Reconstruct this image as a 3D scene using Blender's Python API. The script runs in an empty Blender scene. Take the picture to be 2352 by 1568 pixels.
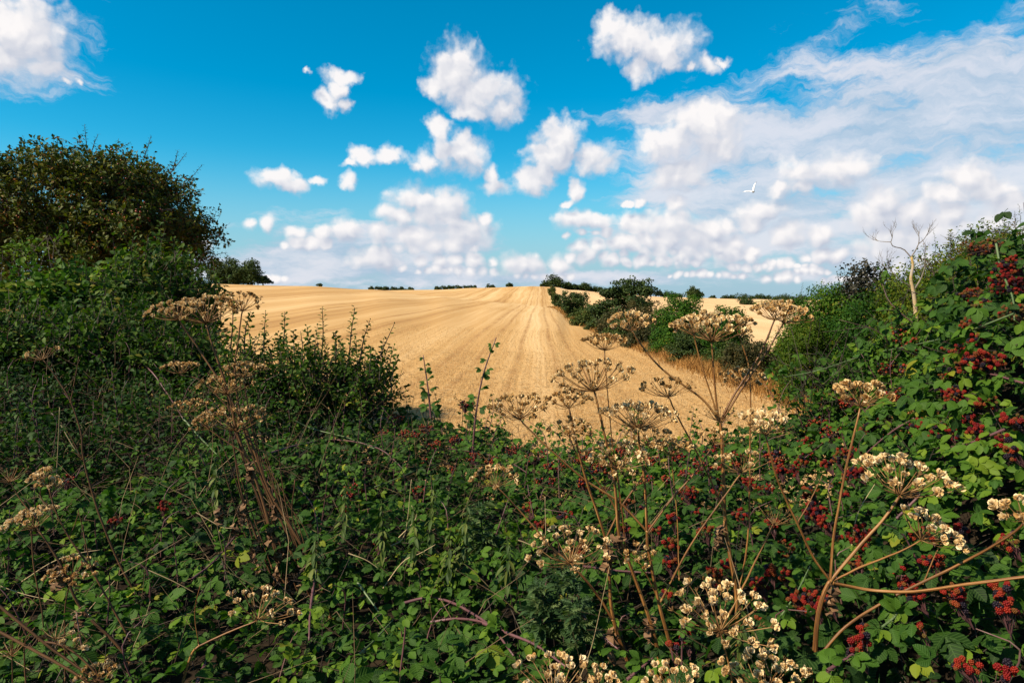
import bpy, math, random
import numpy as np
from mathutils import Vector

rng = np.random.default_rng(11)
random.seed(11)
SC = bpy.context.scene
COL = SC.collection
PI = math.pi

# ------------------------------------------------------------------ camera
F, CU, CV, V0 = 1568.0, 1176.0, 784.0, 700.0      # 24 mm lens, plate of 2352 x 1568 units
CAM = np.array([0.0, 0.0, 2.2])
PITCH = math.atan((CV - V0) / F)
FW = np.array([0, math.cos(PITCH), -math.sin(PITCH)])
UP = np.array([0, math.sin(PITCH), math.cos(PITCH)])
RT = np.array([1.0, 0, 0])

def ray(u, v):
    u = np.asarray(u, float); v = np.asarray(v, float)
    return FW + ((u - CU) / F)[..., None] * RT + ((CV - v) / F)[..., None] * UP

def at(u, v, y):
    """the point seen at (u, v) on the plate that stands y metres ahead"""
    d = ray(u, v)
    t = np.asarray(y, float) / d[..., 1]
    return CAM + d * t[..., None]

cam = bpy.data.cameras.new('camera')
cam.lens = 24; cam.sensor_width = 36; cam.clip_start = 0.05; cam.clip_end = 20000
camo = bpy.data.objects.new('camera', cam); COL.objects.link(camo)
camo.location = CAM; camo.rotation_euler = (PI / 2 - PITCH, 0, 0)
SC.camera = camo

# ------------------------------------------------------------------ mesh batches
class MB:
    def __init__(s):
        s.v = []; s.f = []; s.t = []; s.l = []; s.n = 0
    def add(s, v, faces, tint=0.5, luv=None):
        v = np.asarray(v, np.float32).reshape(-1, 3)
        n = len(v)
        for f in faces:
            if len(f): s.f.append(np.asarray(f, np.int64) + s.n)
        s.v.append(v)
        s.t.append(np.broadcast_to(np.asarray(tint, np.float32), (n,)))
        s.l.append(np.zeros((n, 3), np.float32) if luv is None else np.asarray(luv, np.float32).reshape(-1, 3))
        s.n += n
    def build(s, name, mat, parent=None, smooth=True, off=None):
        me = bpy.data.meshes.new(name)
        if s.n:
            v = np.concatenate(s.v)
            if off is not None: v = v - np.asarray(off, np.float32)
            t = np.concatenate(s.t); l = np.concatenate(s.l)
            me.vertices.add(len(v)); me.vertices.foreach_set('co', v.ravel())
            idx = np.concatenate([f.ravel() for f in s.f]).astype(np.int32)
            cnt = np.concatenate([np.full(len(f), f.shape[1]) for f in s.f]).astype(np.int32)
            st = np.concatenate([[0], np.cumsum(cnt)[:-1]]).astype(np.int32)
            me.loops.add(len(idx)); me.loops.foreach_set('vertex_index', idx)
            me.polygons.add(len(cnt)); me.polygons.foreach_set('loop_start', st)
            me.polygons.foreach_set('use_smooth', np.full(len(cnt), smooth))
            a = me.attributes.new('tint', 'FLOAT', 'POINT'); a.data.foreach_set('value', np.ascontiguousarray(t, np.float32))
            a = me.attributes.new('luv', 'FLOAT_VECTOR', 'POINT'); a.data.foreach_set('vector', np.ascontiguousarray(l, np.float32).ravel())
            me.update(calc_edges=True)
            me.validate()
        me.materials.append(mat)
        o = bpy.data.objects.new(name, me); COL.objects.link(o)
        if parent is not None: o.parent = parent
        return o

def tag(o, label=None, cat=None, group=None, kind=None):
    if label: o['label'] = label
    if cat: o['category'] = cat
    if group: o['group'] = group
    if kind: o['kind'] = kind
    return o

def empty(name, loc, label, cat, group=None):
    o = bpy.data.objects.new(name, None); COL.objects.link(o)
    o.location = tuple(float(c) for c in loc); o.empty_display_size = 0.1
    return tag(o, label, cat, group)

def nrm(a):
    return a / np.maximum(np.linalg.norm(a, axis=-1, keepdims=True), 1e-9)

def frames(a, n):
    y = nrm(a); x = nrm(np.cross(y, n)); z = np.cross(x, y)
    return np.stack([x, y, z], axis=-1)              # columns

def rdir(n, r=None):
    return nrm((r or rng).normal(size=(n, 3)))

def inst(mb, tpl, R, T, S, tint):
    """copies of a template: R (N,3,3), T (N,3), S (N,) or (N,3)"""
    tv, tf, tl = tpl
    N = len(T)
    if N == 0: return
    S = np.asarray(S, float)
    if S.ndim == 1: S = S[:, None]
    loc = tv[None] * (S[:, None, :] if S.shape[1] == 3 else S[:, :, None])
    v = np.einsum('nij,nkj->nki', R, loc) + T[:, None]
    k = len(tv)
    fs = [(f[None] + (np.arange(N) * k)[:, None, None]).reshape(-1, f.shape[1]) for f in tf]
    mb.add(v.reshape(-1, 3), fs, np.repeat(np.broadcast_to(tint, (N,)), k), np.tile(tl, (N, 1)))

def tube(mb, pts, rad, sides=6, tint=0.5, cap=True):
    pts = np.asarray(pts, float); k = len(pts)
    rad = np.broadcast_to(np.asarray(rad, float), (k,))
    tan = nrm(np.gradient(pts, axis=0))
    ref = np.array([0.31, 0.17, 0.93]) if abs(tan[0] @ np.array([0.31, 0.17, 0.93])) < 0.9 else np.array([1.0, 0, 0])
    x = nrm(np.cross(tan[0], ref)[None])[0]
    th = np.linspace(0, 2 * PI, sides, endpoint=False)
    V = []; L = []; ln = 0.0
    for i in range(k):
        x = x - tan[i] * (x @ tan[i]); x = x / max(np.linalg.norm(x), 1e-9)
        y = np.cross(tan[i], x)
        V.append(pts[i] + rad[i] * (np.cos(th)[:, None] * x + np.sin(th)[:, None] * y))
        if i: ln += np.linalg.norm(pts[i] - pts[i - 1])
        L.append(np.stack([np.cos(th), np.sin(th), np.full(sides, ln)], -1))
    j = np.arange(sides); j2 = (j + 1) % sides
    fs = [np.stack([i * sides + j, i * sides + j2, (i + 1) * sides + j2, (i + 1) * sides + j], -1) for i in range(k - 1)]
    mb.add(np.concatenate(V), fs + ([np.array([list(range((k - 1) * sides, k * sides))])] if cap else []), tint, np.concatenate(L))

def sticks(mb, P0, P1, r0, r1, sides=3, tint=0.5):
    P0 = np.asarray(P0, float); P1 = np.asarray(P1, float); N = len(P0)
    if N == 0: return
    r0 = np.broadcast_to(np.asarray(r0, float), (N,)); r1 = np.broadcast_to(np.asarray(r1, float), (N,))
    R = frames(P1 - P0, np.tile([0.3, 0.2, 0.93], (N, 1)))
    th = np.linspace(0, 2 * PI, sides, endpoint=False)
    ring = np.cos(th)[None, :, None] * R[:, None, :, 0] + np.sin(th)[None, :, None] * R[:, None, :, 2]
    v = np.concatenate([P0[:, None] + ring * r0[:, None, None], P1[:, None] + ring * r1[:, None, None]], 1)
    j = np.arange(sides); j2 = (j + 1) % sides
    f = np.stack([j, j2, sides + j2, sides + j], -1)
    fs = (f[None] + (np.arange(N) * 2 * sides)[:, None, None]).reshape(-1, 4)
    ln = np.linalg.norm(P1 - P0, axis=1)
    L = np.zeros((N, 2 * sides, 3)); L[..., 0] = np.tile(np.cos(th), 2); L[..., 1] = np.tile(np.sin(th), 2); L[:, sides:, 2] = ln[:, None]
    mb.add(v.reshape(-1, 3), [fs], np.repeat(np.broadcast_to(tint, (N,)), 2 * sides), L.reshape(-1, 3))

def spline(P, n):
    """smooth curve through the points P"""
    P = np.asarray(P, float)
    if len(P) == 2: return P[0] + (P[1] - P[0]) * np.linspace(0, 1, n)[:, None]
    Q = np.vstack([2 * P[0] - P[1], P, 2 * P[-1] - P[-2]])
    out = []
    for s in np.linspace(0, len(P) - 1 - 1e-6, n):
        i = int(s); t = s - i
        a, b, c, d = Q[i:i + 4]
        out.append(0.5 * ((2 * b) + (c - a) * t + (2 * a - 5 * b + 4 * c - d) * t * t + (3 * b - a - 3 * c + d) * t ** 3))
    return np.array(out)

# ------------------------------------------------------------------ templates
def leaf_tpl(rows, width, fold=0.22, curl=0.22, pleat=0.0, serr=0.0, shape='ovate'):
    """a leaf blade along +y of length one, folded on its midrib"""
    t = np.linspace(0, 1, rows + 1)
    if shape == 'ovate': w = np.sin(PI * t ** 0.78) ** 0.85
    elif shape == 'round': w = np.sin(PI * t ** 0.9) ** 0.6
    else: w = np.sin(PI * t ** 0.7)
    w = w / w.max() * width / 2
    V = []; L = []
    for i, tt in enumerate(t):
        z = -curl * tt ** 2
        V.append((0, tt, z)); L.append((0, tt, 0))
        if 0 < i < rows:
            ww = w[i] * (1 - serr * (i % 2)); pz = pleat * (1 if i % 2 else -1)
            for sx in (-1, 1):
                V.append((sx * ww, min(tt + 0.06, 0.985), z + fold * ww + pz)); L.append((sx * ww / width * 2, tt + 0.06, 0))
    mid = [0] + [1 + 3 * (i - 1) for i in range(1, rows)] + [1 + 3 * (rows - 1)]
    tri = []; quad = []
    for i in range(rows):
        for s in (1, 2):
            a, b = mid[i], mid[i + 1]
            la = a + s if 0 < i else None
            lb = b + s if i + 1 < rows else None
            if la is None: f = (a, b, lb)
            elif lb is None: f = (a, b, la)
            else: f = (a, b, lb, la)
            if s == 2: f = f[::-1]
            (tri if len(f) == 3 else quad).append(f)
    fs = [np.array(tri)]
    if quad: fs.append(np.array(quad))
    return np.array(V, float), fs, np.array(L, float)

def merge(parts):
    V = []; FS = {}; L = []; n = 0
    for (v, fs, l) in parts:
        V.append(v); L.append(l)
        for f in fs: FS.setdefault(f.shape[1], []).append(f + n)
        n += len(v)
    return np.concatenate(V), [np.concatenate(f) for f in FS.values()], np.concatenate(L)

def place(tpl, R, T, S):
    return (tpl[0] * S) @ np.asarray(R).T + np.asarray(T), tpl[1], tpl[2]

def euler(rx, ry, rz):
    from mathutils import Euler
    return np.array(Euler((rx, ry, rz)).to_matrix())

def compound(leaf, stalk, n=3, droop=0.15, seed=0):
    """bramble leaf: a stalk with three or five leaflets; whole leaf about one leaflet long"""
    r = random.Random(seed)
    m = MB(); sticks(m, [[0, 0, 0]], [[0, stalk, 0]], 0.022, 0.016, 3)
    st = (m.v[0].astype(float), [f for f in m.f], np.tile([0, 0, 1.0], (6, 1)))
    parts = [st, place(leaf, euler(-droop + r.uniform(-.1, .1), r.uniform(-.25, .25), r.uniform(-.1, .1)), (0, stalk, 0), 1.0)]
    for s in (-1, 1):
        parts.append(place(leaf, euler(-droop - r.uniform(0, .25), s * r.uniform(.05, .35), -s * (1.15 + r.uniform(-.12, .12))), (0, stalk * 0.86, 0), 0.86))
        if n == 5:
            parts.append(place(leaf, euler(-droop - .2, s * .3, -s * 2.1), (0, stalk * 0.8, 0), 0.6))
    return merge(parts)

LEAF_HI = leaf_tpl(8, 0.74, 0.26, 0.2, 0.012, 0.10)
LEAF_MID = leaf_tpl(4, 0.74, 0.26, 0.22)
LEAF_SIMPLE = leaf_tpl(2, 0.62, 0.3, 0.2)
LEAF_OVAL = leaf_tpl(3, 0.56, 0.25, 0.3)
LEAF_NARROW = leaf_tpl(3, 0.3, 0.2, 0.45)
BR_HI = [compound(LEAF_HI, 0.55, 3, seed=i) for i in range(4)] + [compound(LEAF_HI, 0.6, 5, seed=9)]
BR_MID = [compound(LEAF_MID, 0.55, 3, seed=20 + i) for i in range(4)]

def ico(sub=1):
    import bmesh
    bm = bmesh.new(); bmesh.ops.create_icosphere(bm, subdivisions=sub, radius=1)
    v = np.array([x.co[:] for x in bm.verts]); f = np.array([[y.index for y in x.verts] for x in bm.faces])
    bm.free(); return v, [f], v.copy()
ICO1 = ico(1); ICO2 = ico(2)

def berry_tpl():
    """a bramble fruit: drupelets packed on an egg-shaped core"""
    parts = [place(ICO1, np.diag([0.72, 0.72, 0.8]), (0, 0, 0), 1.0)]
    n = 22
    for i in range(n):
        z = 1 - 2 * (i + .5) / n; a = i * 2.39996
        r = math.sqrt(1 - z * z)
        parts.append(place(ICO1, np.eye(3), (r * math.cos(a) * .72, r * math.sin(a) * .72, z * .84), 0.33))
    return merge(parts)
BERRY = berry_tpl()

def disc_tpl():
    """flat papery seed with a thicker middle, about one long"""
    th = np.linspace(0, 2 * PI, 8, endpoint=False)
    rim = np.stack([0.39 * np.sin(th), 0.5 - 0.5 * np.cos(th), 0.10 * np.cos(2 * th)], -1)
    inn = np.stack([0.2 * np.sin(th[::2]), 0.5 - 0.28 * np.cos(th[::2]), np.full(4, 0.07)], -1)
    v = np.vstack([rim, inn])
    tri = []; quad = [[8, 9, 10, 11]]
    for k in range(4):
        a = 2 * k; b = (2 * k + 1) % 8; c = (2 * k + 2) % 8
        tri += [[8 + k, a, b], [8 + k, b, 8 + (k + 1) % 4], [8 + (k + 1) % 4, b, c]]
    l = v.copy(); l[:8, 2] = 1; l[8:, 2] = 0
    return v, [np.array(tri), np.array(quad)], l
SEED = disc_tpl()

# ------------------------------------------------------------------ materials
def nodes(name):
    m = bpy.data.materials.new(name); m.use_nodes = True
    nt = m.node_tree; nt.nodes.clear()
    out = nt.nodes.new('ShaderNodeOutputMaterial')
    return m, nt, out
def N(nt, typ, **kw):
    n = nt.nodes.new(typ)
    for k, v in kw.items():
        if k.startswith('_'): n.inputs[k[1:]].default_value = v
        else: setattr(n, k, v)
    return n
ALB = 0.74            # overall reflectance of the dry, weathered surfaces and leaves
def ramp(nt, stops, interp='LINEAR'):
    r = nt.nodes.new('ShaderNodeValToRGB'); e = r.color_ramp.elements
    r.color_ramp.interpolation = interp
    while len(e) < len(stops): e.new(0.5)
    for el, (p, c) in zip(e, stops):
        el.position = p; el.color = (c[0] * ALB, c[1] * ALB, c[2] * ALB, 1)
    return r
def math_(nt, op, a, b=None, c=None, clamp=False):
    n = nt.nodes.new('ShaderNodeMath'); n.operation = op; n.use_clamp = clamp
    for i, x in enumerate((a, b, c)):
        if x is None: continue
        if isinstance(x, (int, float)): n.inputs[i].default_value = x
        else: nt.links.new(x, n.inputs[i])
    return n.outputs[0]
def mixc(nt, fac, a, b, blend='MIX'):
    n = nt.nodes.new('ShaderNodeMix'); n.data_type = 'RGBA'; n.blend_type = blend
    for s, x in ((n.inputs[0], fac), (n.inputs[6], a), (n.inputs[7], b)):
        if isinstance(x, (int, float)): s.default_value = x
        elif isinstance(x, tuple): s.default_value = (*x, 1)
        else: nt.links.new(x, s)
    return n.outputs[2]

def leaf_mat(name, stops, transl=0.3, rough=0.42, spec=0.35, veins=0.0, tr_col=(1.0, 1.25, 0.35), under=None):
    m, nt, out = nodes(name); L = nt.links.new
    at_ = N(nt, 'ShaderNodeAttribute', attribute_name='tint')
    r = ramp(nt, stops); L(at_.outputs['Fac'], r.inputs[0])
    col = r.outputs[0]
    geo = N(nt, 'ShaderNodeNewGeometry')
    nz = N(nt, 'ShaderNodeTexNoise', _Scale=9.0, _Detail=2.0); L(geo.outputs['Position'], nz.inputs['Vector'])
    var = math_(nt, 'MULTIPLY_ADD', nz.outputs['Fac'], 0.7, 0.65)
    col = mixc(nt, 1.0, col, var, 'MULTIPLY') if False else col
    hs = N(nt, 'ShaderNodeHueSaturation'); L(col, hs.inputs['Color']); L(var, hs.inputs['Value'])
    col = hs.outputs[0]
    bump = None
    if veins:
        lv = N(nt, 'ShaderNodeAttribute', attribute_name='luv')
        sx = N(nt, 'ShaderNodeSeparateXYZ'); L(lv.outputs['Vector'], sx.inputs[0])
        ax = math_(nt, 'ABSOLUTE', sx.outputs[0])
        ph = math_(nt, 'MULTIPLY', math_(nt, 'MULTIPLY_ADD', ax, -0.28, sx.outputs[1]), 6.2832 * 7.5)
        w = math_(nt, 'POWER', math_(nt, 'MULTIPLY_ADD', math_(nt, 'SINE', ph), 0.5, 0.5), 4.0)
        mid = math_(nt, 'LESS_THAN', ax, 0.05)
        vn = math_(nt, 'MAXIMUM', w, mid)
        col = mixc(nt, math_(nt, 'MULTIPLY', vn, veins), col, (0.11, 0.2, 0.05))
        b = N(nt, 'ShaderNodeBump', _Strength=0.25, _Distance=0.003, invert=True); L(w, b.inputs['Height']); bump = b.outputs[0]
    if under:
        col = mixc(nt, math_(nt, 'MULTIPLY', geo.outputs['Backfacing'], 0.7), col, under)
    p = N(nt, 'ShaderNodeBsdfPrincipled', _Roughness=rough + .08); p.inputs['Specular IOR Level'].default_value = spec * .5
    L(col, p.inputs['Base Color'])
    t = N(nt, 'ShaderNodeBsdfTranslucent'); L(mixc(nt, 1.0, col, tr_col, 'MULTIPLY'), t.inputs['Color'])
    if bump: L(bump, p.inputs['Normal'])
    mx = N(nt, 'ShaderNodeMixShader', _Fac=transl); L(p.outputs[0], mx.inputs[1]); L(t.outputs[0], mx.inputs[2])
    L(mx.outputs[0], out.inputs[0])
    return m

def plain_mat(name, stops, rough=0.7, spec=0.2, noise=20.0, transl=0.0, streak=False):
    m, nt, out = nodes(name); L = nt.links.new
    at_ = N(nt, 'ShaderNodeAttribute', attribute_name='tint')
    if streak:
        lv = N(nt, 'ShaderNodeAttribute', attribute_name='luv')
        mp = N(nt, 'ShaderNodeMapping'); mp.inputs['Scale'].default_value = (2.2, 2.2, noise); L(lv.outputs['Vector'], mp.inputs[0])
        nz = N(nt, 'ShaderNodeTexNoise', _Scale=1.0, _Detail=4.0, _Roughness=0.7); L(mp.outputs[0], nz.inputs['Vector'])
        src = nz.outputs['Fac']
        fac = math_(nt, 'MULTIPLY_ADD', math_(nt, 'SUBTRACT', src, 0.5), 2.6, at_.outputs['Fac'], clamp=True)
    else:
        geo = N(nt, 'ShaderNodeNewGeometry')
        nz = N(nt, 'ShaderNodeTexNoise', _Scale=noise, _Detail=4.0); L(geo.outputs['Position'], nz.inputs['Vector'])
        fac = math_(nt, 'MULTIPLY_ADD', math_(nt, 'SUBTRACT', nz.outputs['Fac'], 0.5), 0.8, at_.outputs['Fac'], clamp=True)
    r = ramp(nt, stops); L(fac, r.inputs[0])
    p = N(nt, 'ShaderNodeBsdfPrincipled', _Roughness=rough); p.inputs['Specular IOR Level'].default_value = spec
    L(r.outputs[0], p.inputs['Base Color'])
    if transl:
        t = N(nt, 'ShaderNodeBsdfTranslucent'); L(r.outputs[0], t.inputs['Color'])
        mx = N(nt, 'ShaderNodeMixShader', _Fac=transl); L(p.outputs[0], mx.inputs[1]); L(t.outputs[0], mx.inputs[2])
        L(mx.outputs[0], out.inputs[0])
    else:
        L(p.outputs[0], out.inputs[0])
    return m

M = {}
M['bramble'] = leaf_mat('bramble leaves', [(0, (.009, .027, .005)), (.4, (.025, .070, .007)), (.75, (.058, .128, .009)), (.92, (.12, .185, .010)), (1, (.21, .20, .014))], 0.32, 0.5, 0.22, veins=0.2, under=(.036, .085, .018))
M['bramble_far'] = leaf_mat('bramble leaves further off', [(0, (.010, .036, .007)), (.5, (.028, .080, .009)), (.85, (.070, .140, .011)), (1, (.17, .18, .016))], 0.32, 0.5, 0.18, under=(.04, .085, .02))
M['thorn'] = leaf_mat('blackthorn leaves', [(0, (.009, .028, .007)), (.5, (.028, .068, .010)), (.9, (.075, .125, .014)), (1, (.15, .14, .018))], 0.32, 0.5, 0.18)
M['hawthorn'] = leaf_mat('hawthorn leaves', [(0, (.026, .044, .008)), (.45, (.070, .090, .010)), (.72, (.14, .125, .014)), (.86, (.21, .095, .016)), (1, (.30, .10, .018))], 0.22, 0.5, 0.25)
M['ivy'] = leaf_mat('ivy leaves', [(0, (.012, .045, .007)), (.5, (.036, .100, .009)), (.85, (.085, .14, .011)), (1, (.17, .15, .014))], 0.28, 0.55, 0.15)
M['hazel'] = leaf_mat('hazel leaves', [(0, (.025, .060, .008)), (.5, (.070, .115, .011)), (.85, (.14, .16, .015)), (1, (.20, .12, .02))], 0.34, 0.55, 0.12)
M['hedge'] = leaf_mat('hedge leaves', [(0, (.020, .036, .009)), (.5, (.044, .068, .012)), (.85, (.085, .10, .016)), (1, (.13, .08, .02))], 0.2, 0.5, 0.25)
M['dark_tree'] = leaf_mat('dark tree leaves', [(0, (.012, .026, .008)), (.6, (.030, .054, .011)), (1, (.06, .085, .014))], 0.15, 0.5, 0.25)
M['brown_leaf'] = leaf_mat('brown hedge leaves', [(0, (.026, .032, .010)), (.5, (.072, .062, .018)), (1, (.15, .085, .026))], 0.2, 0.5, 0.25)
M['copper'] = leaf_mat('copper leaves', [(0, (.018, .020, .014)), (.6, (.034, .032, .018)), (1, (.06, .05, .03))], 0.2, 0.4, 0.4)
M['nettle'] = leaf_mat('nettle leaves', [(0, (.018, .045, .012)), (.6, (.055, .09, .018)), (1, (.13, .15, .03))], 0.25, 0.5, 0.25)
M['thistle'] = leaf_mat('thistle leaves', [(0, (.02, .05, .018)), (.6, (.05, .095, .032)), (1, (.11, .15, .05))], 0.25, 0.5, 0.25)
M['yellow_lit_leaf'] = leaf_mat('yellow and sunlit lime leaves', [(0, (.06, .13, .012)), (.6, (.14, .21, .016)), (1, (.34, .30, .03))], 0.35, 0.5, 0.25)  # yellow climber leaves, and sunlight put into lime patches of bramble
M['twig'] = plain_mat('twig bark', [(0, (.02, .014, .012)), (.6, (.06, .042, .032)), (1, (.12, .09, .07))])
M['cane'] = plain_mat('bramble cane', [(0, (.045, .018, .022)), (.5, (.12, .05, .052)), (1, (.20, .13, .10))], 0.5, 0.35, 30)
M['greencane'] = plain_mat('green bramble cane', [(0, (.05, .10, .03)), (1, (.15, .19, .08))], 0.5, 0.35, 30)
M['stem'] = plain_mat('dry hogweed stem', [(0, (.030, .011, .004)), (.4, (.12, .045, .010)), (.66, (.30, .135, .034)), (1, (.55, .33, .13))], 0.5, 0.3, 7.0, streak=True)
M['ray'] = plain_mat('dry umbel rays', [(0, (.055, .023, .007)), (.5, (.20, .095, .028)), (1, (.44, .27, .11))], 0.6, 0.25, 40)
M['deadstem'] = plain_mat('old brown stems', [(0, (.018, .009, .005)), (.5, (.095, .042, .016)), (1, (.27, .135, .05))], 0.7, 0.2, 6.0, streak=True)
M['straw'] = plain_mat('dry grass stalk', [(0, (.20, .13, .06)), (1, (.50, .38, .20))], 0.6, 0.25, 30)
M['drygrass'] = plain_mat('dry verge grass', [(0, (.16, .068, .014)), (.5, (.35, .165, .038)), (1, (.58, .34, .11))], 0.7, 0.2, 1.5, transl=0.25)
M['deadgrass'] = plain_mat('dead grass blades', [(0, (.06, .035, .018)), (.5, (.16, .10, .05)), (1, (.36, .26, .14))], 0.7, 0.2, 20)
M['bark'] = plain_mat('tree bark', [(0, (.025, .018, .013)), (.6, (.07, .05, .035)), (1, (.13, .10, .075))], 0.85, 0.15, 12)
M['lichen'] = plain_mat('pale dead wood with lichen', [(0, (.09, .075, .06)), (.3, (.17, .145, .12)), (.55, (.36, .30, .23)), (.72, (.40, .28, .10)), (1, (.50, .27, .04))], 0.85, 0.15, 5)
M['deadleaf'] = plain_mat('shrivelled brown leaf', [(0, (.05, .025, .012)), (.6, (.16, .085, .04)), (1, (.30, .18, .09))], 0.7, 0.2, 60)
M['haw'] = plain_mat('red haws', [(0, (.16, .018, .008)), (.6, (.30, .045, .012)), (1, (.38, .10, .02))], 0.35, 0.4, 10)

def seed_mat():
    m, nt, out = nodes('papery hogweed seeds'); L = nt.links.new
    a = N(nt, 'ShaderNodeAttribute', attribute_name='tint'); lv = N(nt, 'ShaderNodeAttribute', attribute_name='luv')
    sx = N(nt, 'ShaderNodeSeparateXYZ'); L(lv.outputs['Vector'], sx.inputs[0])
    r = ramp(nt, [(0, (.13, .052, .012)), (.2, (.34, .155, .038)), (.45, (.68, .40, .135)), (.75, (.92, .66, .31)), (1, (1.08, .88, .54))]); L(a.outputs['Fac'], r.inputs[0])
    col = mixc(nt, math_(nt, 'MULTIPLY_ADD', sx.outputs[2], -0.38, 0.38), r.outputs[0], (.26, .125, .04))
    p = N(nt, 'ShaderNodeBsdfPrincipled', _Roughness=0.55); p.inputs['Specular IOR Level'].default_value = 0.25
    L(col, p.inputs['Base Color'])
    t = N(nt, 'ShaderNodeBsdfTranslucent'); L(col, t.inputs['Color'])
    mx = N(nt, 'ShaderNodeMixShader', _Fac=0.28); L(p.outputs[0], mx.inputs[1]); L(t.outputs[0], mx.inputs[2]); L(mx.outputs[0], out.inputs[0])
    return m
M['seed'] = seed_mat()

def berry_mat():
    m, nt, out = nodes('bramble fruit'); L = nt.links.new
    a = N(nt, 'ShaderNodeAttribute', attribute_name='tint')
    r = ramp(nt, [(0, (.010, .008, .014)), (.14, (.018, .010, .016)), (.2, (.04, .003, .005)), (.42, (.14, .006, .006)), (.6, (.20, .014, .006)), (.72, (.17, .034, .008)), (.85, (.12, .045, .010)), (1, (.10, .062, .016))]); L(a.outputs['Fac'], r.inputs[0])
    p = N(nt, 'ShaderNodeBsdfPrincipled', _Roughness=0.42); p.inputs['Specular IOR Level'].default_value = 0.12
    L(r.outputs[0], p.inputs['Base Color']); L(p.outputs[0], out.inputs[0])
    return m
M['berry'] = berry_mat()

def gull_mat(name, c0):
    m, nt, out = nodes(name); L = nt.links.new
    p = N(nt, 'ShaderNodeBsdfPrincipled', _Roughness=0.7)
    g = N(nt, 'ShaderNodeNewGeometry'); nz = N(nt, 'ShaderNodeTexNoise', _Scale=20.0); L(g.outputs['Position'], nz.inputs['Vector'])
    L(mixc(nt, math_(nt, 'MULTIPLY', nz.outputs['Fac'], 0.3), c0, (.5, .5, .52)), p.inputs['Base Color']); L(p.outputs[0], out.inputs[0])
    return m
M['feather_white'] = gull_mat('white feathers', (.85, .86, .85))
M['feather_grey'] = gull_mat('grey feathers', (.30, .31, .34))
M['feather_dark'] = gull_mat('dark feathers', (.05, .055, .06))

# ------------------------------------------------------------------ sun and sky
SUN_EL, SUN_AZ = math.radians(42), math.radians(-118)      # azimuth from +y towards +x
sd = np.array([math.cos(SUN_EL) * math.sin(SUN_AZ), math.cos(SUN_EL) * math.cos(SUN_AZ), math.sin(SUN_EL)])
sl = bpy.data.lights.new('sun', 'SUN'); sl.energy = 5.0; sl.angle = math.radians(0.5); sl.color = (1.0, .87, .68)
so = bpy.data.objects.new('sun', sl); COL.objects.link(so)
so.rotation_euler = Vector(-sd).to_track_quat('-Z', 'Y').to_euler(); so.location = (-8, -4, 12)

#SKY_BEGIN
W = bpy.data.worlds.new('World'); SC.world = W; W.use_nodes = True
wt = W.node_tree; wt.nodes.clear()

# clouds: each row is a puff at its place in the sky (plate u, v, half width, half height)
CUM = [
 (15,55,125,75),(85,100,75,70),(5,140,95,45),(120,165,45,22),(165,195,32,9),
 (783,172,36,18),(768,200,22,25),(768,240,44,17),(705,170,9,7),
 (1050,165,62,72),(1105,215,75,58),(1055,118,26,30),(1155,245,38,34),(1000,195,32,26),(1085,265,45,22),
 (1008,302,28,26),(1015,345,30,30),(1020,366,84,30),(1065,352,42,18),(955,378,22,14),
 (862,364,46,17),(802,378,22,9),(795,415,17,20),
 (635,412,46,24),(675,430,40,18),(735,420,18,11),
 (1282,318,50,45),(1312,368,84,30),(1385,378,36,20),(1245,360,26,20),(1130,392,22,24),(1180,425,72,20),(1240,402,24,26),
 (1328,436,22,24),(1305,462,18,10),
 (955,458,62,32),(1020,468,54,36),(895,485,36,20),(975,505,84,22),
 (955,548,56,28),(1070,540,68,34),(1000,572,112,16),(1112,505,18,16),
 (1050,602,105,16),(1080,625,70,10),
 (590,520,34,12),(715,532,58,20),(790,528,40,22),(870,535,22,28),(860,592,58,24),(905,612,40,12),
 (1203,610,50,26),(1285,608,28,22),(1250,635,70,8),(440,560,40,20),
 (1320,502,48,24),(1372,512,48,20),(1345,540,60,10),
 (1395,572,86,16),(1470,518,46,28),(1542,515,66,36),(1632,528,54,26),(1560,560,150,20),(1560,472,28,20),(1458,468,24,9),
 (1400,60,36,26),(1455,90,76,40),(1530,108,76,48),(1468,165,34,28),(1600,150,48,15),(1655,135,18,11),
 (1525,328,66,36),(1620,288,76,40),(1555,398,74,38),(1640,330,60,36),
 (1875,405,88,32),(1950,380,58,30),(1815,435,56,20),
 (2222,408,60,38),(2280,435,60,30),(2165,450,64,26),
 (1745,480,56,24),(1660,585,84,20),(1710,575,50,18),(1845,548,66,22),(1890,590,60,15),(2005,490,66,40),(2060,560,100,50),(1500,585,84,14),(1780,610,100,8),(1620,632,90,7),(1795,640,45,9),(1535,605,70,8),
 (1560,602,56,14),(1440,602,60,13),(1725,612,60,11),(1870,622,50,8),(1350,592,50,13),(2100,545,130,40),(2280,565,110,34),(2030,455,50,34),(620,640,40,7),(1010,622,60,9),(700,560,60,12),
 (2140,500,90,30),(2250,520,90,26),(2120,610,80,20),(1950,640,60,8),(1700,520,50,18),(1600,585,70,12),(2320,470,50,26),
]
rc = random.Random(4)
def puffs(rows):
    """long flat clouds become rows of rounded puffs on a common base"""
    out = []
    for (u, v, ru, rv) in rows:
        if ru < 2.5 * rv: out.append((u, v, ru, rv)); continue
        k = max(2, int(ru / (1.25 * rv)))
        for i in range(k):
            q = rv * rc.uniform(.75, 1.45) * (1.15 - .45 * abs(2 * (i + .5) / k - 1))
            out.append((u - ru + 2 * ru * (i + .5) / k + rc.uniform(-.3, .3) * rv, v + rv * .7 - q * .8, q * rc.uniform(1.15, 1.6), q))
    return out
CUM = puffs(CUM)
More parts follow.
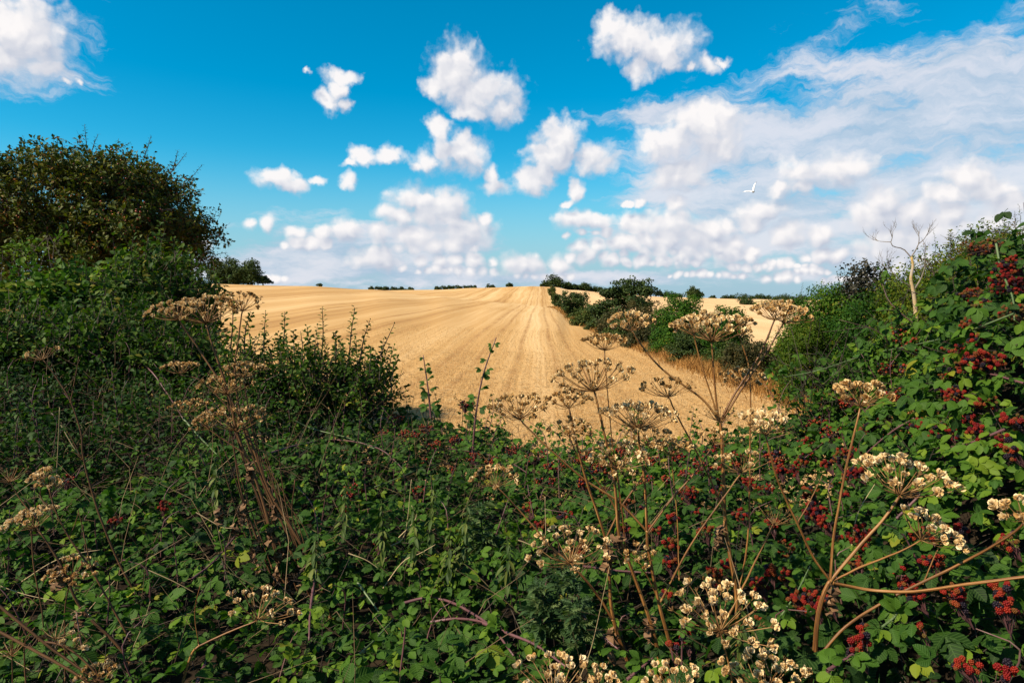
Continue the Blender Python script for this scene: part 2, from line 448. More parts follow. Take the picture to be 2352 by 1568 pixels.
SHEET = [
 (2280,270,420,170),(2000,300,300,130),(1750,330,230,90),(2150,440,420,150),(1760,470,300,110),(2050,590,300,50),
 (2250,170,300,80),(1560,260,150,30),(760,575,200,45),(680,610,190,32),(900,625,260,25),(1050,560,110,60),(1250,640,400,14),(30,100,140,90),
]
def azel(u, v):
    d = ray(u, v); d = d / np.linalg.norm(d)
    return math.atan2(d[0], d[1]), math.asin(d[2])

def field_group(name, blobs, k):
    g = bpy.data.node_groups.new(name, 'ShaderNodeTree')
    g.interface.new_socket('P', in_out='INPUT', socket_type='NodeSocketVector')
    g.interface.new_socket('D', in_out='OUTPUT', socket_type='NodeSocketFloat')
    gi = g.nodes.new('NodeGroupInput'); go = g.nodes.new('NodeGroupOutput')
    acc = None
    for (u, v, ru, rv) in blobs or [(-9000, 0, 1, 1)]:
        a, e = azel(u, v)
        a1, _ = azel(u + ru, v); _, e1 = azel(u, v - rv)
        sx = 0.82 / max(abs(a1 - a), 1e-4); sy = 0.80 / max(abs(e1 - e), 1e-4)
        n = g.nodes.new('ShaderNodeVectorMath'); n.operation = 'MULTIPLY_ADD'
        g.links.new(gi.outputs[0], n.inputs[0]); n.inputs[1].default_value = (sx, sy, 0); n.inputs[2].default_value = (-a * sx, -e * sy, 0)
        l = g.nodes.new('ShaderNodeVectorMath'); l.operation = 'LENGTH'; g.links.new(n.outputs[0], l.inputs[0])
        if acc is None: acc = l.outputs['Value']
        else:
            s = g.nodes.new('ShaderNodeMath'); s.operation = 'SMOOTH_MIN'; s.inputs[2].default_value = k
            g.links.new(acc, s.inputs[0]); g.links.new(l.outputs['Value'], s.inputs[1]); acc = s.outputs[0]
    o = g.nodes.new('ShaderNodeMath'); o.operation = 'SUBTRACT'; o.inputs[0].default_value = 1.0
    g.links.new(acc, o.inputs[1]); g.links.new(o.outputs[0], go.inputs[0])
    return g

def L(a, b): wt.links.new(a, b)
def wm(op, a, b=None, c=None, clamp=False): return math_(wt, op, a, b, c, clamp)
def vm(op, a, b=None, scale=None):
    n = wt.nodes.new('ShaderNodeVectorMath'); n.operation = op
    for i, x in enumerate((a, b)):
        if x is None: continue
        if isinstance(x, tuple): n.inputs[i].default_value = x
        else: L(x, n.inputs[i])
    if scale is not None:
        if isinstance(scale, float): n.inputs['Scale'].default_value = scale
        else: L(scale, n.inputs['Scale'])
    return n.outputs[0]
def sstep(x, a, b):
    n = wt.nodes.new('ShaderNodeMapRange'); n.interpolation_type = 'SMOOTHSTEP'; n.clamp = True
    L(x, n.inputs[0]); n.inputs[1].default_value = a; n.inputs[2].default_value = b
    return n.outputs[0]
def wnoise(vec, scale, detail, rough=0.55, out='Fac'):
    n = wt.nodes.new('ShaderNodeTexNoise'); n.noise_dimensions = '2D'; n.inputs['Scale'].default_value = scale; n.inputs['Detail'].default_value = detail; n.inputs['Roughness'].default_value = rough
    L(vec, n.inputs['Vector']); return n.outputs[out]
def wvor(vec, scale):
    n = wt.nodes.new('ShaderNodeTexVoronoi'); n.voronoi_dimensions = '2D'; n.feature = 'SMOOTH_F1'
    n.inputs['Scale'].default_value = scale; n.inputs['Smoothness'].default_value = 0.5; n.inputs['Detail'].default_value = 1.0; n.inputs['Roughness'].default_value = 0.5
    L(vec, n.inputs['Vector']); return n.outputs['Distance']
def grp(g, vec):
    n = wt.nodes.new('ShaderNodeGroup'); n.node_tree = g; L(vec, n.inputs[0]); return n.outputs[0]
def bgsh(c):
    b = wt.nodes.new('ShaderNodeBackground'); b.inputs['Strength'].default_value = 0.0717; L(c, b.inputs['Color']); return b.outputs[0]
def mixsh(f, a, b):
    m = wt.nodes.new('ShaderNodeMixShader'); L(f, m.inputs[0]); L(a, m.inputs[1]); L(b, m.inputs[2]); return m.outputs[0]

tc = wt.nodes.new('ShaderNodeTexCoord')
sp = wt.nodes.new('ShaderNodeSeparateXYZ'); L(tc.outputs['Generated'], sp.inputs[0])
az = wm('ARCTAN2', sp.outputs[0], sp.outputs[1]); el = wm('ARCSINE', sp.outputs[2])
cb = wt.nodes.new('ShaderNodeCombineXYZ'); L(az, cb.inputs[0]); L(el, cb.inputs[1])
P0 = cb.outputs[0]
CW = 6.0
sky = wt.nodes.new('ShaderNodeTexSky'); sky.sky_type = 'NISHITA'; sky.sun_disc = False
sky.sun_elevation = SUN_EL; sky.sun_rotation = SUN_AZ; sky.air_density = 1.0; sky.dust_density = 0.3; sky.ozone_density = 3.0
hsn = wt.nodes.new('ShaderNodeHueSaturation'); hsn.inputs['Hue'].default_value = 0.482; hsn.inputs['Saturation'].default_value = 1.55; hsn.inputs['Value'].default_value = 1.0
L(sky.outputs[0], hsn.inputs['Color'])
skyc = mixc(wt, 1.0, hsn.outputs[0], (0.50, 1.0, 0.97), 'MULTIPLY')
hz = sstep(el, 0.22, 0.005)
skyc = mixc(wt, wm('MULTIPLY', hz, 0.95), skyc, (.40 * CW, .58 * CW, .73 * CW))

amp = wm('MULTIPLY_ADD', sstep(el, 0.0, 0.30), 0.70, 0.30)
w1 = vm('SUBTRACT', wnoise(P0, 12.0, 4.0, 0.55, 'Color'), (.5, .5, .5))
w2 = vm('SUBTRACT', wnoise(P0, 45.0, 4.0, 0.60, 'Color'), (.5, .5, .5))
PW = vm('ADD', P0, vm('SCALE', vm('ADD', vm('SCALE', w1, scale=0.048), vm('SCALE', w2, scale=0.016)), scale=amp))
vo = wvor(PW, 42.0); vo2 = wvor(vm('ADD', PW, (-0.007, 0.008, 0)), 42.0)
fine = wm('MULTIPLY_ADD', wnoise(P0, 80.0, 4.0, 0.62), 0.40, -0.20)
bf = wm('ADD', wm('MULTIPLY_ADD', vo, -0.42, 0.20), fine)
relief = wm('MULTIPLY', wm('SUBTRACT', vo2, vo), 0.4)
soft = wm('MULTIPLY_ADD', wnoise(PW, 13.0, 2.0), 0.6, 0.12)
stv = wt.nodes.new('ShaderNodeMapping'); stv.inputs['Rotation'].default_value = (0, 0, math.radians(-16)); stv.inputs['Scale'].default_value = (6.0, 24.0, 1); L(PW, stv.inputs[0])
st = wnoise(stv.outputs[0], 1.0, 6.0, 0.62)
scol = mixc(wt, sstep(st, 0.30, 0.68), (.46 * CW, .61 * CW, .78 * CW), (.84 * CW, .85 * CW, .93 * CW))
wid = wm('MULTIPLY_ADD', wnoise(P0, 9.0, 2.0), 0.8, 0.12)      # some edges crisp, others wispy

POFF = vm('ADD', PW, vm('SCALE', (-0.016, 0.030, 0), scale=amp))
def tile(i, u0, u1):
    cum = [b for b in CUM if b[0] + b[2] * 1.25 + 75 > u0 and b[0] - b[2] * 1.25 - 75 < u1]
    she = [b for b in SHEET if b[0] + b[2] * 1.9 + 75 > u0 and b[0] - b[2] * 1.9 - 75 < u1]
    gc = field_group('cumulus puffs', cum, 0.18); gs = field_group('cloud sheet', she, 0.35)
    D = grp(gc, PW); Ds = grp(gc, POFF)
    D2 = wm('ADD', D, bf)
    n = wt.nodes.new('ShaderNodeMapRange'); n.interpolation_type = 'SMOOTHSTEP'; n.clamp = True
    L(D2, n.inputs[0]); n.inputs[1].default_value = -0.30; L(wid, n.inputs[2]); mask = wm('MULTIPLY', n.outputs[0], 0.97)
    lit = wm('ADD', wm('ADD', wm('MULTIPLY', wm('SUBTRACT', D, Ds), 0.62), relief), soft, clamp=True)
    S = grp(gs, PW)
    sm = wm('MULTIPLY', sstep(wm('ADD', S, wm('MULTIPLY_ADD', st, 2.8, -1.36)), -0.30, 0.60), 0.90)
    ccol = mixc(wt, lit, (.58 * CW, .63 * CW, .75 * CW), (1.08 * CW, 1.04 * CW, 1.03 * CW))
    return bgsh(mixc(wt, mask, mixc(wt, sm, skyc, scol), ccol))
EDGE = [-300, 520, 930, 1120, 1340, 1530, 1780, 2650]
tiles = [tile(i, EDGE[i], EDGE[i + 1]) for i in range(len(EDGE) - 1)]
def tree(lo, hi):
    if hi - lo == 1: return tiles[lo]
    mid = (lo + hi) // 2
    return mixsh(wm('GREATER_THAN', az, azel(EDGE[mid], 500)[0]), tree(lo, mid), tree(mid, hi))
front = tree(0, len(tiles))
# the rest of the sky dome: the same blue with scattered fair-weather cloud
gm = sstep(wnoise(P0, 3.0, 4.0), 0.50, 0.66)
rest = bgsh(mixc(wt, wm('MULTIPLY', gm, 0.8), skyc, (.80 * CW, .80 * CW, .88 * CW)))
win = wm('MULTIPLY', wm('LESS_THAN', wm('ABSOLUTE', az), 0.74), wm('MULTIPLY', wm('LESS_THAN', el, 0.52), wm('GREATER_THAN', el, -0.03)))
wo = wt.nodes.new('ShaderNodeOutputWorld'); L(mixsh(win, rest, front), wo.inputs[0])
W.cycles.sampling_method = 'MANUAL'; W.cycles.sample_map_resolution = 512
SC.view_settings.view_transform = 'Standard'; SC.view_settings.look = 'None'
SC.view_settings.exposure = 1.10; SC.view_settings.gamma = 1.0
#SKY_END

# ------------------------------------------------------------------ the land
def zat(u, v, y):
    return float(at(u, v, y)[2])
#  per bearing (plate u): distance ahead -> plate height v of the ground there
LAND = {
 -400: [(130, 655), (300, 676), (1500, 692), (7000, 699)],
 0:    [(130, 650), (300, 674), (1500, 690), (7000, 699)],
 480:  [(130, 650), (300, 675), (1500, 690), (7000, 699)],
 700:  [(140, 655), (300, 672), (1500, 690), (7000, 699)],
 850:  [(150, 663), (220, 675), (340, 666), (1500, 688), (7000, 699)],
 1000: [(150, 679), (185, 684), (340, 664), (1500, 688), (7000, 699)],
 1100: [(140, 690), (180, 694), (340, 659), (1500, 688), (7000, 699)],
 1225: [(125, 701), (160, 705), (340, 655), (1500, 688), (7000, 699)],
 1275: [(120, 706), (160, 708), (345, 657), (1500, 688), (7000, 699)],
 1310: [(120, 716), (160, 712), (345, 664), (1500, 689), (7000, 699)],
 1400: [(70, 745), (130, 716), (350, 671), (1500, 690), (7000, 699)],
 1550: [(60, 752), (130, 714), (400, 682), (1500, 691), (7000, 699)],
 1720: [(50, 764), (150, 706), (450, 686), (1500, 692), (7000, 699)],
 1850: [(45, 772), (150, 708), (500, 688), (1500, 693), (7000, 699)],
 2352: [(45, 772), (180, 706), (600, 689), (1500, 693), (7000, 699)],
 2750: [(45, 772), (180, 706), (600, 689), (1500, 693), (7000, 699)],
}
AU = np.array(sorted(LAND)); AA = (AU - CU) / F
LY = np.linspace(0, math.log(7000), 420)
prof = []
for u in AU:
    ys = [0, 10, 22]; zs = [0, 0, 0.02]
    for (y, v) in LAND[u]: ys.append(y); zs.append(zat(u, v, y))
    z = np.interp(np.exp(LY), ys, zs)
    k = np.exp(-np.linspace(-2, 2, 19) ** 2); k /= k.sum()
    z = np.convolve(np.pad(z, 9, mode='edge'), k, 'valid')
    prof.append(z)
prof = np.array(prof)
def land(x, y):
    x = np.asarray(x, float); y = np.asarray(y, float)
    yy = np.maximum(y, 1.0); a = np.clip(x / yy, AA[0], AA[-1])
    i = np.clip(np.searchsorted(AA, a) - 1, 0, len(AA) - 2); t = (a - AA[i]) / (AA[i + 1] - AA[i]); t = t * t * (3 - 2 * t)
    s = np.clip(np.log(yy) / (LY[1] - LY[0]), 0, len(LY) - 1.001); j = s.astype(int); q = s - j
    g = lambda ii: prof[ii, j] * (1 - q) + prof[ii, j + 1] * q
    z = g(i) * (1 - t) + g(i + 1) * t
    b = np.clip((7.4 - y) / 2.4, 0, 1); b = b * b * (3 - 2 * b)
    return z + 0.5 * b
def ground_z(x, y): return float(land(np.array([x]), np.array([y]))[0])

def build_ground():
    az_ = np.radians(np.concatenate([np.arange(-180, -44, 4), np.arange(-44, 44.01, 0.35), np.arange(48, 180, 4)]))
    rr = np.concatenate([[0.0], np.exp(np.linspace(math.log(0.6), math.log(6800), 240))])
    A, R = np.meshgrid(az_, rr); X = R * np.sin(A); Y = R * np.cos(A); Z = land(X, Y)
    n = len(az_); V = np.stack([X, Y, Z], -1).reshape(-1, 3)
    i, j = np.meshgrid(np.arange(len(rr) - 1), np.arange(n), indexing='ij'); j2 = (j + 1) % n
    f = np.stack([i * n + j, i * n + j2, (i + 1) * n + j2, (i + 1) * n + j], -1).reshape(-1, 4)[:, ::-1]
    mb = MB(); mb.add(V, [f]); return mb
SLOPE = 0.042           # the drill lines run this far to the right per metre ahead
def ground_mat():
    m, nt, out = nodes('stubble and soil'); Lk = nt.links.new
    g = N(nt, 'ShaderNodeNewGeometry'); sx = N(nt, 'ShaderNodeSeparateXYZ'); Lk(g.outputs['Position'], sx.inputs[0])
    x, y = sx.outputs[0], sx.outputs[1]
    wob = N(nt, 'ShaderNodeTexNoise', _Scale=0.02, _Detail=2.0); Lk(g.outputs['Position'], wob.inputs['Vector'])
    s = math_(nt, 'ADD', math_(nt, 'MULTIPLY_ADD', y, -SLOPE, x), math_(nt, 'MULTIPLY_ADD', wob.outputs['Fac'], 3.0, -1.5))
    def rows(fx, fy, det=3.0):
        c = N(nt, 'ShaderNodeCombineXYZ'); Lk(math_(nt, 'MULTIPLY', s, fx), c.inputs[0]); Lk(math_(nt, 'MULTIPLY', y, fy), c.inputs[1])
        n = N(nt, 'ShaderNodeTexNoise', _Scale=1.0, _Detail=det); n.noise_dimensions = '2D'; Lk(c.outputs[0], n.inputs['Vector']); return n.outputs['Fac']
    r1 = rows(0.22, 0.004); r2 = rows(1.1, 0.010); r3 = rows(5.0, 0.06, 4.0)
    big = N(nt, 'ShaderNodeTexNoise', _Scale=0.012, _Detail=4.0); Lk(g.outputs['Position'], big.inputs['Vector'])
    fine = N(nt, 'ShaderNodeTexNoise', _Scale=9.0, _Detail=5.0, _Roughness=0.7); Lk(g.outputs['Position'], fine.inputs['Vector'])
    v = math_(nt, 'MULTIPLY_ADD', math_(nt, 'SUBTRACT', r1, 0.5), 1.0, 0.54)
    v = math_(nt, 'MULTIPLY_ADD', math_(nt, 'SUBTRACT', r2, 0.5), 0.5, v)
    v = math_(nt, 'MULTIPLY_ADD', math_(nt, 'SUBTRACT', r3, 0.5), 0.35, v)
    v = math_(nt, 'MULTIPLY_ADD', math_(nt, 'SUBTRACT', big.outputs['Fac'], 0.5), 0.9, v)
    v = math_(nt, 'MULTIPLY_ADD', math_(nt, 'SUBTRACT', fine.outputs['Fac'], 0.5), 0.25, v, clamp=True)
    rp = ramp(nt, [(0, (.30, .148, .048)), (.4, (.49, .285, .105)), (.7, (.61, .39, .175)), (1, (.70, .52, .28))]); Lk(v, rp.inputs[0])
    col = rp.outputs[0]
    # wheel ruts: bare crushed strips between the rows
    rut = None
    for c0, w in ((-3.6, .26), (-2.5, .2), (-0.95, .2), (0.5, .2), (1.35, .16), (-9.8, .3), (-11.6, .3), (-18.5, .35), (-20.3, .35), (-29.0, .4), (-31.0, .4), (-42, .5), (-44, .5), (4.6, .2)):
        d = math_(nt, 'ABSOLUTE', math_(nt, 'ADD', math_(nt, 'MULTIPLY_ADD', y, -SLOPE, math_(nt, 'MULTIPLY_ADD', wob.outputs['Fac'], 1.0, x)), -c0 - 0.5))
        k = math_(nt, 'SUBTRACT', 1.0, math_(nt, 'DIVIDE', d, w), clamp=True)
        rut = k if rut is None else math_(nt, 'MAXIMUM', rut, k)
    brk = N(nt, 'ShaderNodeTexNoise', _Scale=0.35, _Detail=3.0); Lk(g.outputs['Position'], brk.inputs['Vector'])
    rutf = math_(nt, 'MULTIPLY', rut, math_(nt, 'MULTIPLY_ADD', brk.outputs['Fac'], 2.2, -0.50, clamp=True), clamp=True)
    col = mixc(nt, math_(nt, 'MULTIPLY', rutf, 0.85), col, (.22, .108, .036))
    # the far fields beyond the hedge are paler stubble
    hx = math_(nt, 'SUBTRACT', x, math_(nt, 'MULTIPLY_ADD', y, 0.030, 7.2))
    pale = math_(nt, 'MULTIPLY', hx, 0.5, clamp=True)
    col = mixc(nt, math_(nt, 'MULTIPLY', pale, 0.55), col, (.56, .37, .20))
    nearm = N(nt, 'ShaderNodeMapRange', clamp=True); Lk(y, nearm.inputs[0]); nearm.inputs[1].default_value = 7.7; nearm.inputs[2].default_value = 7.0
    soil = mixc(nt, fine.outputs['Fac'], (.018, .012, .008), (.075, .05, .03))
    col = mixc(nt, nearm.outputs[0], col, soil)
    p = N(nt, 'ShaderNodeBsdfPrincipled', _Roughness=0.9); p.inputs['Specular IOR Level'].default_value = 0.1
    Lk(col, p.inputs['Base Color'])
    b = N(nt, 'ShaderNodeBump', _Strength=0.4, _Distance=0.08); Lk(math_(nt, 'MULTIPLY_ADD', r3, 0.7, fine.outputs['Fac']), b.inputs['Height']); Lk(b.outputs[0], p.inputs['Normal'])
    Lk(p.outputs[0], out.inputs[0]); return m
M['ground'] = ground_mat()
tag(build_ground().build('ground', M['ground']), kind='structure')

# standing stubble in drill rows on the near part of the field
def blades(mb, X, Y, Z, h, w, lean, tint, r):
    n = len(X); P = np.stack([X, Y, Z], -1)
    a = np.stack([r.normal(0, 1, n) * lean, r.normal(0, 1, n) * lean, np.ones(n)], -1); a = nrm(a)
    ang = r.uniform(0, PI, n); sd_ = np.stack([np.cos(ang), np.sin(ang), np.zeros(n)], -1) * w[:, None]
    bend = np.stack([r.normal(0, 1, n), r.normal(0, 1, n), np.zeros(n)], -1) * (h * lean * 0.6)[:, None]
    v = np.stack([P - sd_, P + sd_, P + a * (h * .55)[:, None] + sd_ * .8, P + a * (h * .55)[:, None] - sd_ * .8, P + a * h[:, None] + bend], 1)
    f4 = np.array([[0, 1, 2, 3]]); f3 = np.array([[3, 2, 4]]); o = np.arange(n)[:, None, None] * 5
    mb.add(v.reshape(-1, 3), [(f4[None] + o).reshape(-1, 4), (f3[None] + o).reshape(-1, 3)], np.repeat(tint, 5))
r_ = np.random.default_rng(5)
n = 60000
Y = 7.3 + (r_.random(n) ** 1.7) * 38; ang = r_.uniform(-0.25, 0.40, n); X = Y * ang
srow = X - SLOPE * Y; X = np.round(srow / 0.17) * 0.17 + r_.normal(0, 0.03, n) + SLOPE * Y
ok = (X < 7.2 + 0.03 * Y) & (np.sin(srow * 2.1 + np.sin(Y * .3)) + r_.normal(0, .8, n) > -1.1)
X, Y = X[ok], Y[ok]; n = len(X)
mb = MB(); blades(mb, X, Y, land(X, Y) - 0.01, r_.uniform(.05, .12, n), r_.uniform(.003, .007, n), 0.3, r_.beta(2, 2, n), r_)
n2 = 22000                                            # loose straw lying about
Y2 = 7.4 + (r_.random(n2) ** 1.6) * 22; X2 = Y2 * r_.uniform(-.25, .42, n2)
a = r_.uniform(0, 2 * PI, n2); l = r_.uniform(.08, .25, n2)
Pm = np.stack([X2, Y2, land(X2, Y2) + r_.uniform(.01, .09, n2)], -1)
dv = np.stack([np.cos(a) * l, np.sin(a) * l, r_.normal(0, .03, n2)], -1)
sticks(mb, Pm - dv / 2, Pm + dv / 2, .003, .002, 3, r_.uniform(.3, 1, n2))
M['stubble'] = plain_mat('cut straw', [(0, (.38, .20, .066)), (.5, (.62, .39, .16)), (1, (.80, .60, .32))], 0.7, 0.2, 0.8, transl=0.3)
tag(mb.build('stubble', M['stubble']), 'short golden straw stubble standing in rows across the near field', 'stubble', kind='stuff')
# dry orange grass along the hedge foot
n = 75000
Y = 11 + (r_.random(n) ** 2.0) * 120; off = r_.normal(0, 1, n)
X = 6.0 + .024 * Y + off * (0.30 + .004 * Y) + 0.3 * np.exp(-((Y - 15) / 5.0) ** 2)
mb = MB(); hh = r_.beta(1.6, 2.6, n) * .52 + .08 * np.clip(1.25 - np.abs(off) * .3, .3, 1)
blades(mb, X, Y, land(X, Y) - .02, hh, r_.uniform(.004, .009, n) * (1 + Y / 30), 0.32, r_.beta(2, 2.4, n), r_)
tag(mb.build('dry_grass', M['drygrass']), 'tall orange brown dry grass strip along the foot of the field hedge', 'grass', kind='stuff')

def shoot(mbs, mbl, P, n, leaf, tpl, r, rad=.006, tint=.5, spread=1.0, start=.12, out=.9, upb=.25):
    P = np.asarray(P, float); tube(mbs, P, np.linspace(rad, rad * .35, len(P)), 4, r.uniform(.2, .7))
    s = np.linspace(start, 1, n); f = s * (len(P) - 1); i = np.minimum(f.astype(int), len(P) - 2); q = f - i
    Q = P[i] * (1 - q)[:, None] + P[i + 1] * q[:, None]; T = nrm(P[i + 1] - P[i])
    a0 = r.uniform(0, 6.28); ang = a0 + np.arange(n) * 2.4
    ref = nrm(np.cross(T, np.array([.1, .2, .97]) + 0 * T)); b = np.cross(T, ref)
    bad = np.linalg.norm(np.cross(T, np.array([.1, .2, .97]) + 0 * T), axis=1) < .2
    if bad.any(): ref[bad] = np.array([1.0, 0, 0]); b[bad] = np.array([0, 1.0, 0])
    o = np.cos(ang)[:, None] * ref + np.sin(ang)[:, None] * b
    al = nrm(o * out + T * .55 + np.array([0, 0, upb - .25]) + r.normal(0, .15, (n, 3)))
    nn = nrm(np.cross(np.cross(al, T), al) + r.normal(0, .15, (n, 3)))
    sz = leaf * (1.0 - .45 * s ** 3) * r.uniform(.75, 1.2, n)
    inst(mbl, tpl, frames(al, nn), Q + o * rad, sz, np.clip(tint + r.normal(0, .17, n), 0, 1))
# ------------------------------------------------------------------ crowns of shrubs and trees
def clump_crown(mb, ells, n_clump, rc, per, leaf, tpl, r, flat=1.0, up=0.3, shell=0.55, tint_sd=.16, tint0=.5, droop=.3):
    """clumps of leaves spread over the volume of several ellipsoids (centre, radii)"""
    vol = np.array([np.prod(np.array(e[1])) ** (2 / 3) for e in ells]); vol = vol / vol.sum()
    which = r.choice(len(ells), n_clump, p=vol)
    C = np.array([e[0] for e in ells], float)[which]; Rr = np.array([e[1] for e in ells], float)[which]
    d = rdir(n_clump, r); rad = shell + (1 - shell) * r.random(n_clump) ** .6
    rad *= 1 + r.normal(0, .10, n_clump) + .16 * np.sin(d[:, 0] * 5 + which * 1.7) * np.sin(d[:, 2] * 5.5 + which) + .12 * np.sin(d[:, 0] * 11 + d[:, 2] * 9)
    ctr = C + d * Rr * rad[:, None]
    cr = rc * r.uniform(.55, 1.25, n_clump); ct = r.normal(tint0, tint_sd * .7, n_clump)
    k = np.maximum((per * (cr / rc) ** 2 * r.uniform(.6, 1.3, n_clump)).astype(int), 3)
    idx = np.repeat(np.arange(n_clump), k); m = len(idx)
    q = rdir(m, r) * (r.random(m) ** .45)[:, None]
    q[:, 2] *= flat
    P = ctr[idx] + q * cr[idx][:, None]
    nn = nrm(q * .8 + d[idx] * .4 + np.array([0, 0, up]) + r.normal(0, .45, (m, 3)))
    al = nrm(np.cross(nn, rdir(m, r))) + np.array([0, 0, -droop])
    inst(mb, tpl, frames(al, nn), P, leaf * r.uniform(.65, 1.25, m), np.clip(ct[idx] + r.normal(0, tint_sd, m), 0, 1))
    return ctr
def limb_set(mb, base, tips, r0, r, mid=.45):
    for t in tips:
        t = np.asarray(t); b = np.asarray(base, float)
        m1 = b + (t - b) * mid + np.array([r.normal(0, .06), r.normal(0, .06), .12]) * np.linalg.norm(t - b)
        tube(mb, spline([b, m1, t], 6), np.linspace(r0, r0 * .2, 6), 5, r.uniform(.3, .7))

def px_ell(y, rows, depth=None):
    """plate ellipses (u, v, ru, rv) -> ellipsoids y metres ahead"""
    out = []
    for (u, v, ru, rv) in rows:
        c = at(u, v, y + rng.uniform(-.1, .1) * ru * y / F); k = y / F
        out.append((c, (ru * k, (depth or max(ru, rv) * k), rv * k)))
    return out

def shrub(name, label, cat, group, y, rows, mat, n_clump, per, leaf, seed, tpl=LEAF_SIMPLE, rcf=.28, trunk=True, flat=.8, shell=.5, tint0=.5, up=.3, depth=None, tr=.05):
    r = np.random.default_rng(seed)
    ells = px_ell(y, rows, depth)
    c0 = ells[0][0]; gz = ground_z(c0[0], c0[1])
    for (c, q) in list(ells):
        g2 = ground_z(c[0], c[1])
        if y < 70 and c[2] - q[2] * .6 > g2: ells.append((np.array([c[0], c[1], (g2 + c[2]) / 2]), (q[0] * .85, q[1] * .85, (c[2] - g2) / 2 + .05)))
    root = empty(name, (c0[0], c0[1], gz), label, cat, group); off = (c0[0], c0[1], gz)
    mb = MB(); rmax = max(max(e[1][0], e[1][2]) for e in ells)
    ctr = clump_crown(mb, ells, n_clump, rmax * rcf, per, leaf, tpl, r, flat=flat, shell=shell, tint0=tint0, up=up)
    if y < 70:
        sm = MB(); ns = int(10 + n_clump * .06); pk = ctr[r.choice(len(ctr), min(ns, len(ctr)), replace=False)]; cc = np.mean(ctr, 0)
        for p in pk:
            o = nrm((p - cc + np.array([0, 0, .5 * rmax]))[None])[0]; l = rmax * r.uniform(.18, .42); e = p + o * l + r.normal(0, .08 * rmax, 3)
            shoot(sm, mb, spline([p, p * .45 + e * .55 + r.normal(0, .03 * rmax, 3), e], 6), 22, leaf * .95, tpl, r, .004 * y / 12, tint0)
        tag(sm.build('twig', M['twig'], root, off=off), kind='stuff')
    mb.build('crown', mat, root, off=off)
    if trunk:
        tb = MB(); tips = ctr[r.choice(len(ctr), min(14, len(ctr)), replace=False)]
        top = np.array([c0[0], c0[1], gz + (c0[2] - gz) * .5])
        tube(tb, spline([np.array([c0[0], c0[1], gz - .15]), top], 5), np.linspace(tr, tr * .6, 5), 7)
        limb_set(tb, top, tips, tr * .55, r)
        tb.build('trunk', M['bark'], root, off=off)
    return root

HG = 'shrubs of the hedge along the right side of the stubble field'
shrub('hedge_shrub', 'pale green shrub at the far end of the field hedge, below the round crest trees', 'shrub', HG, 200, [(1268, 668, 9, 14), (1272, 684, 10, 12)], M['hedge'], 90, 40, .35, 31)
shrub('hedge_shrub', 'narrow dark green shrub where the far slope of the field meets its dip', 'shrub', HG, 125, [(1277, 690, 10, 16), (1285, 700, 9, 9)], M['hedge'], 90, 40, .26, 32)
shrub('hedge_shrub', 'small round dark bush standing left of the big spreading dark tree', 'shrub', HG, 80, [(1312, 695, 28, 28), (1330, 690, 20, 18), (1302, 712, 18, 16)], M['dark_tree'], 130, 50, .2, 33)
shrub('hedge_shrub', 'olive green shrub between the round dark bush and the spreading dark tree', 'shrub', HG, 60, [(1345, 722, 32, 26), (1375, 735, 34, 30), (1330, 735, 20, 15)], M['hedge'], 170, 60, .16, 34, tint0=.55)
shrub('hedge_shrub', 'brownish shrub under the left side of the spreading dark tree', 'shrub', HG, 42, [(1420, 755, 45, 38), (1395, 765, 30, 25), (1450, 775, 35, 30)], M['brown_leaf'], 200, 70, .11, 35, tint0=.3)
shrub('hedge_shrub', 'rust tinged shrub between the spreading dark tree and the bright green shrub', 'shrub', HG, 35, [(1480, 735, 45, 38), (1510, 760, 40, 45), (1465, 785, 40, 30)], M['brown_leaf'], 220, 70, .10, 36, tint0=.42)
shrub('hedge_shrub', 'bright green upright shrub, tallest leafy one right of the spreading dark tree', 'shrub', HG, 29, [(1560, 735, 45, 58), (1585, 715, 22, 35), (1540, 775, 45, 50), (1580, 790, 35, 45)], M['ivy'], 420, 80, .085, 37, up=.6, tint0=.45)
shrub('hedge_shrub', 'dark green shrub at the foot of the bright upright one, above the dry grass', 'shrub', HG, 25, [(1605, 795, 50, 45), (1640, 815, 50, 38), (1570, 820, 35, 30)], M['dark_tree'], 380, 80, .075, 38, tint0=.6)
shrub('hedge_shrub', 'rounded ivy green shrub behind the middle umbels with a pale field to its right', 'shrub', HG, 24, [(1675, 745, 38, 42), (1650, 765, 35, 40), (1690, 790, 35, 35)], M['ivy'], 300, 80, .075, 39, tint0=.35)
shrub('hedge_shrub', 'low sprawling dark brown shrub at the gap between the hedge and the ivy covered bush', 'shrub', HG, 20, [(1720, 815, 48, 38), (1770, 830, 45, 34), (1690, 830, 40, 32), (1800, 850, 40, 28)], M['brown_leaf'], 330, 80, .06, 40, tint0=.22)
FOOT = ([1275, 1300, 1350, 1400, 1450, 1550, 1650, 1750, 1880], [712, 724, 752, 774, 796, 824, 852, 880, 914])
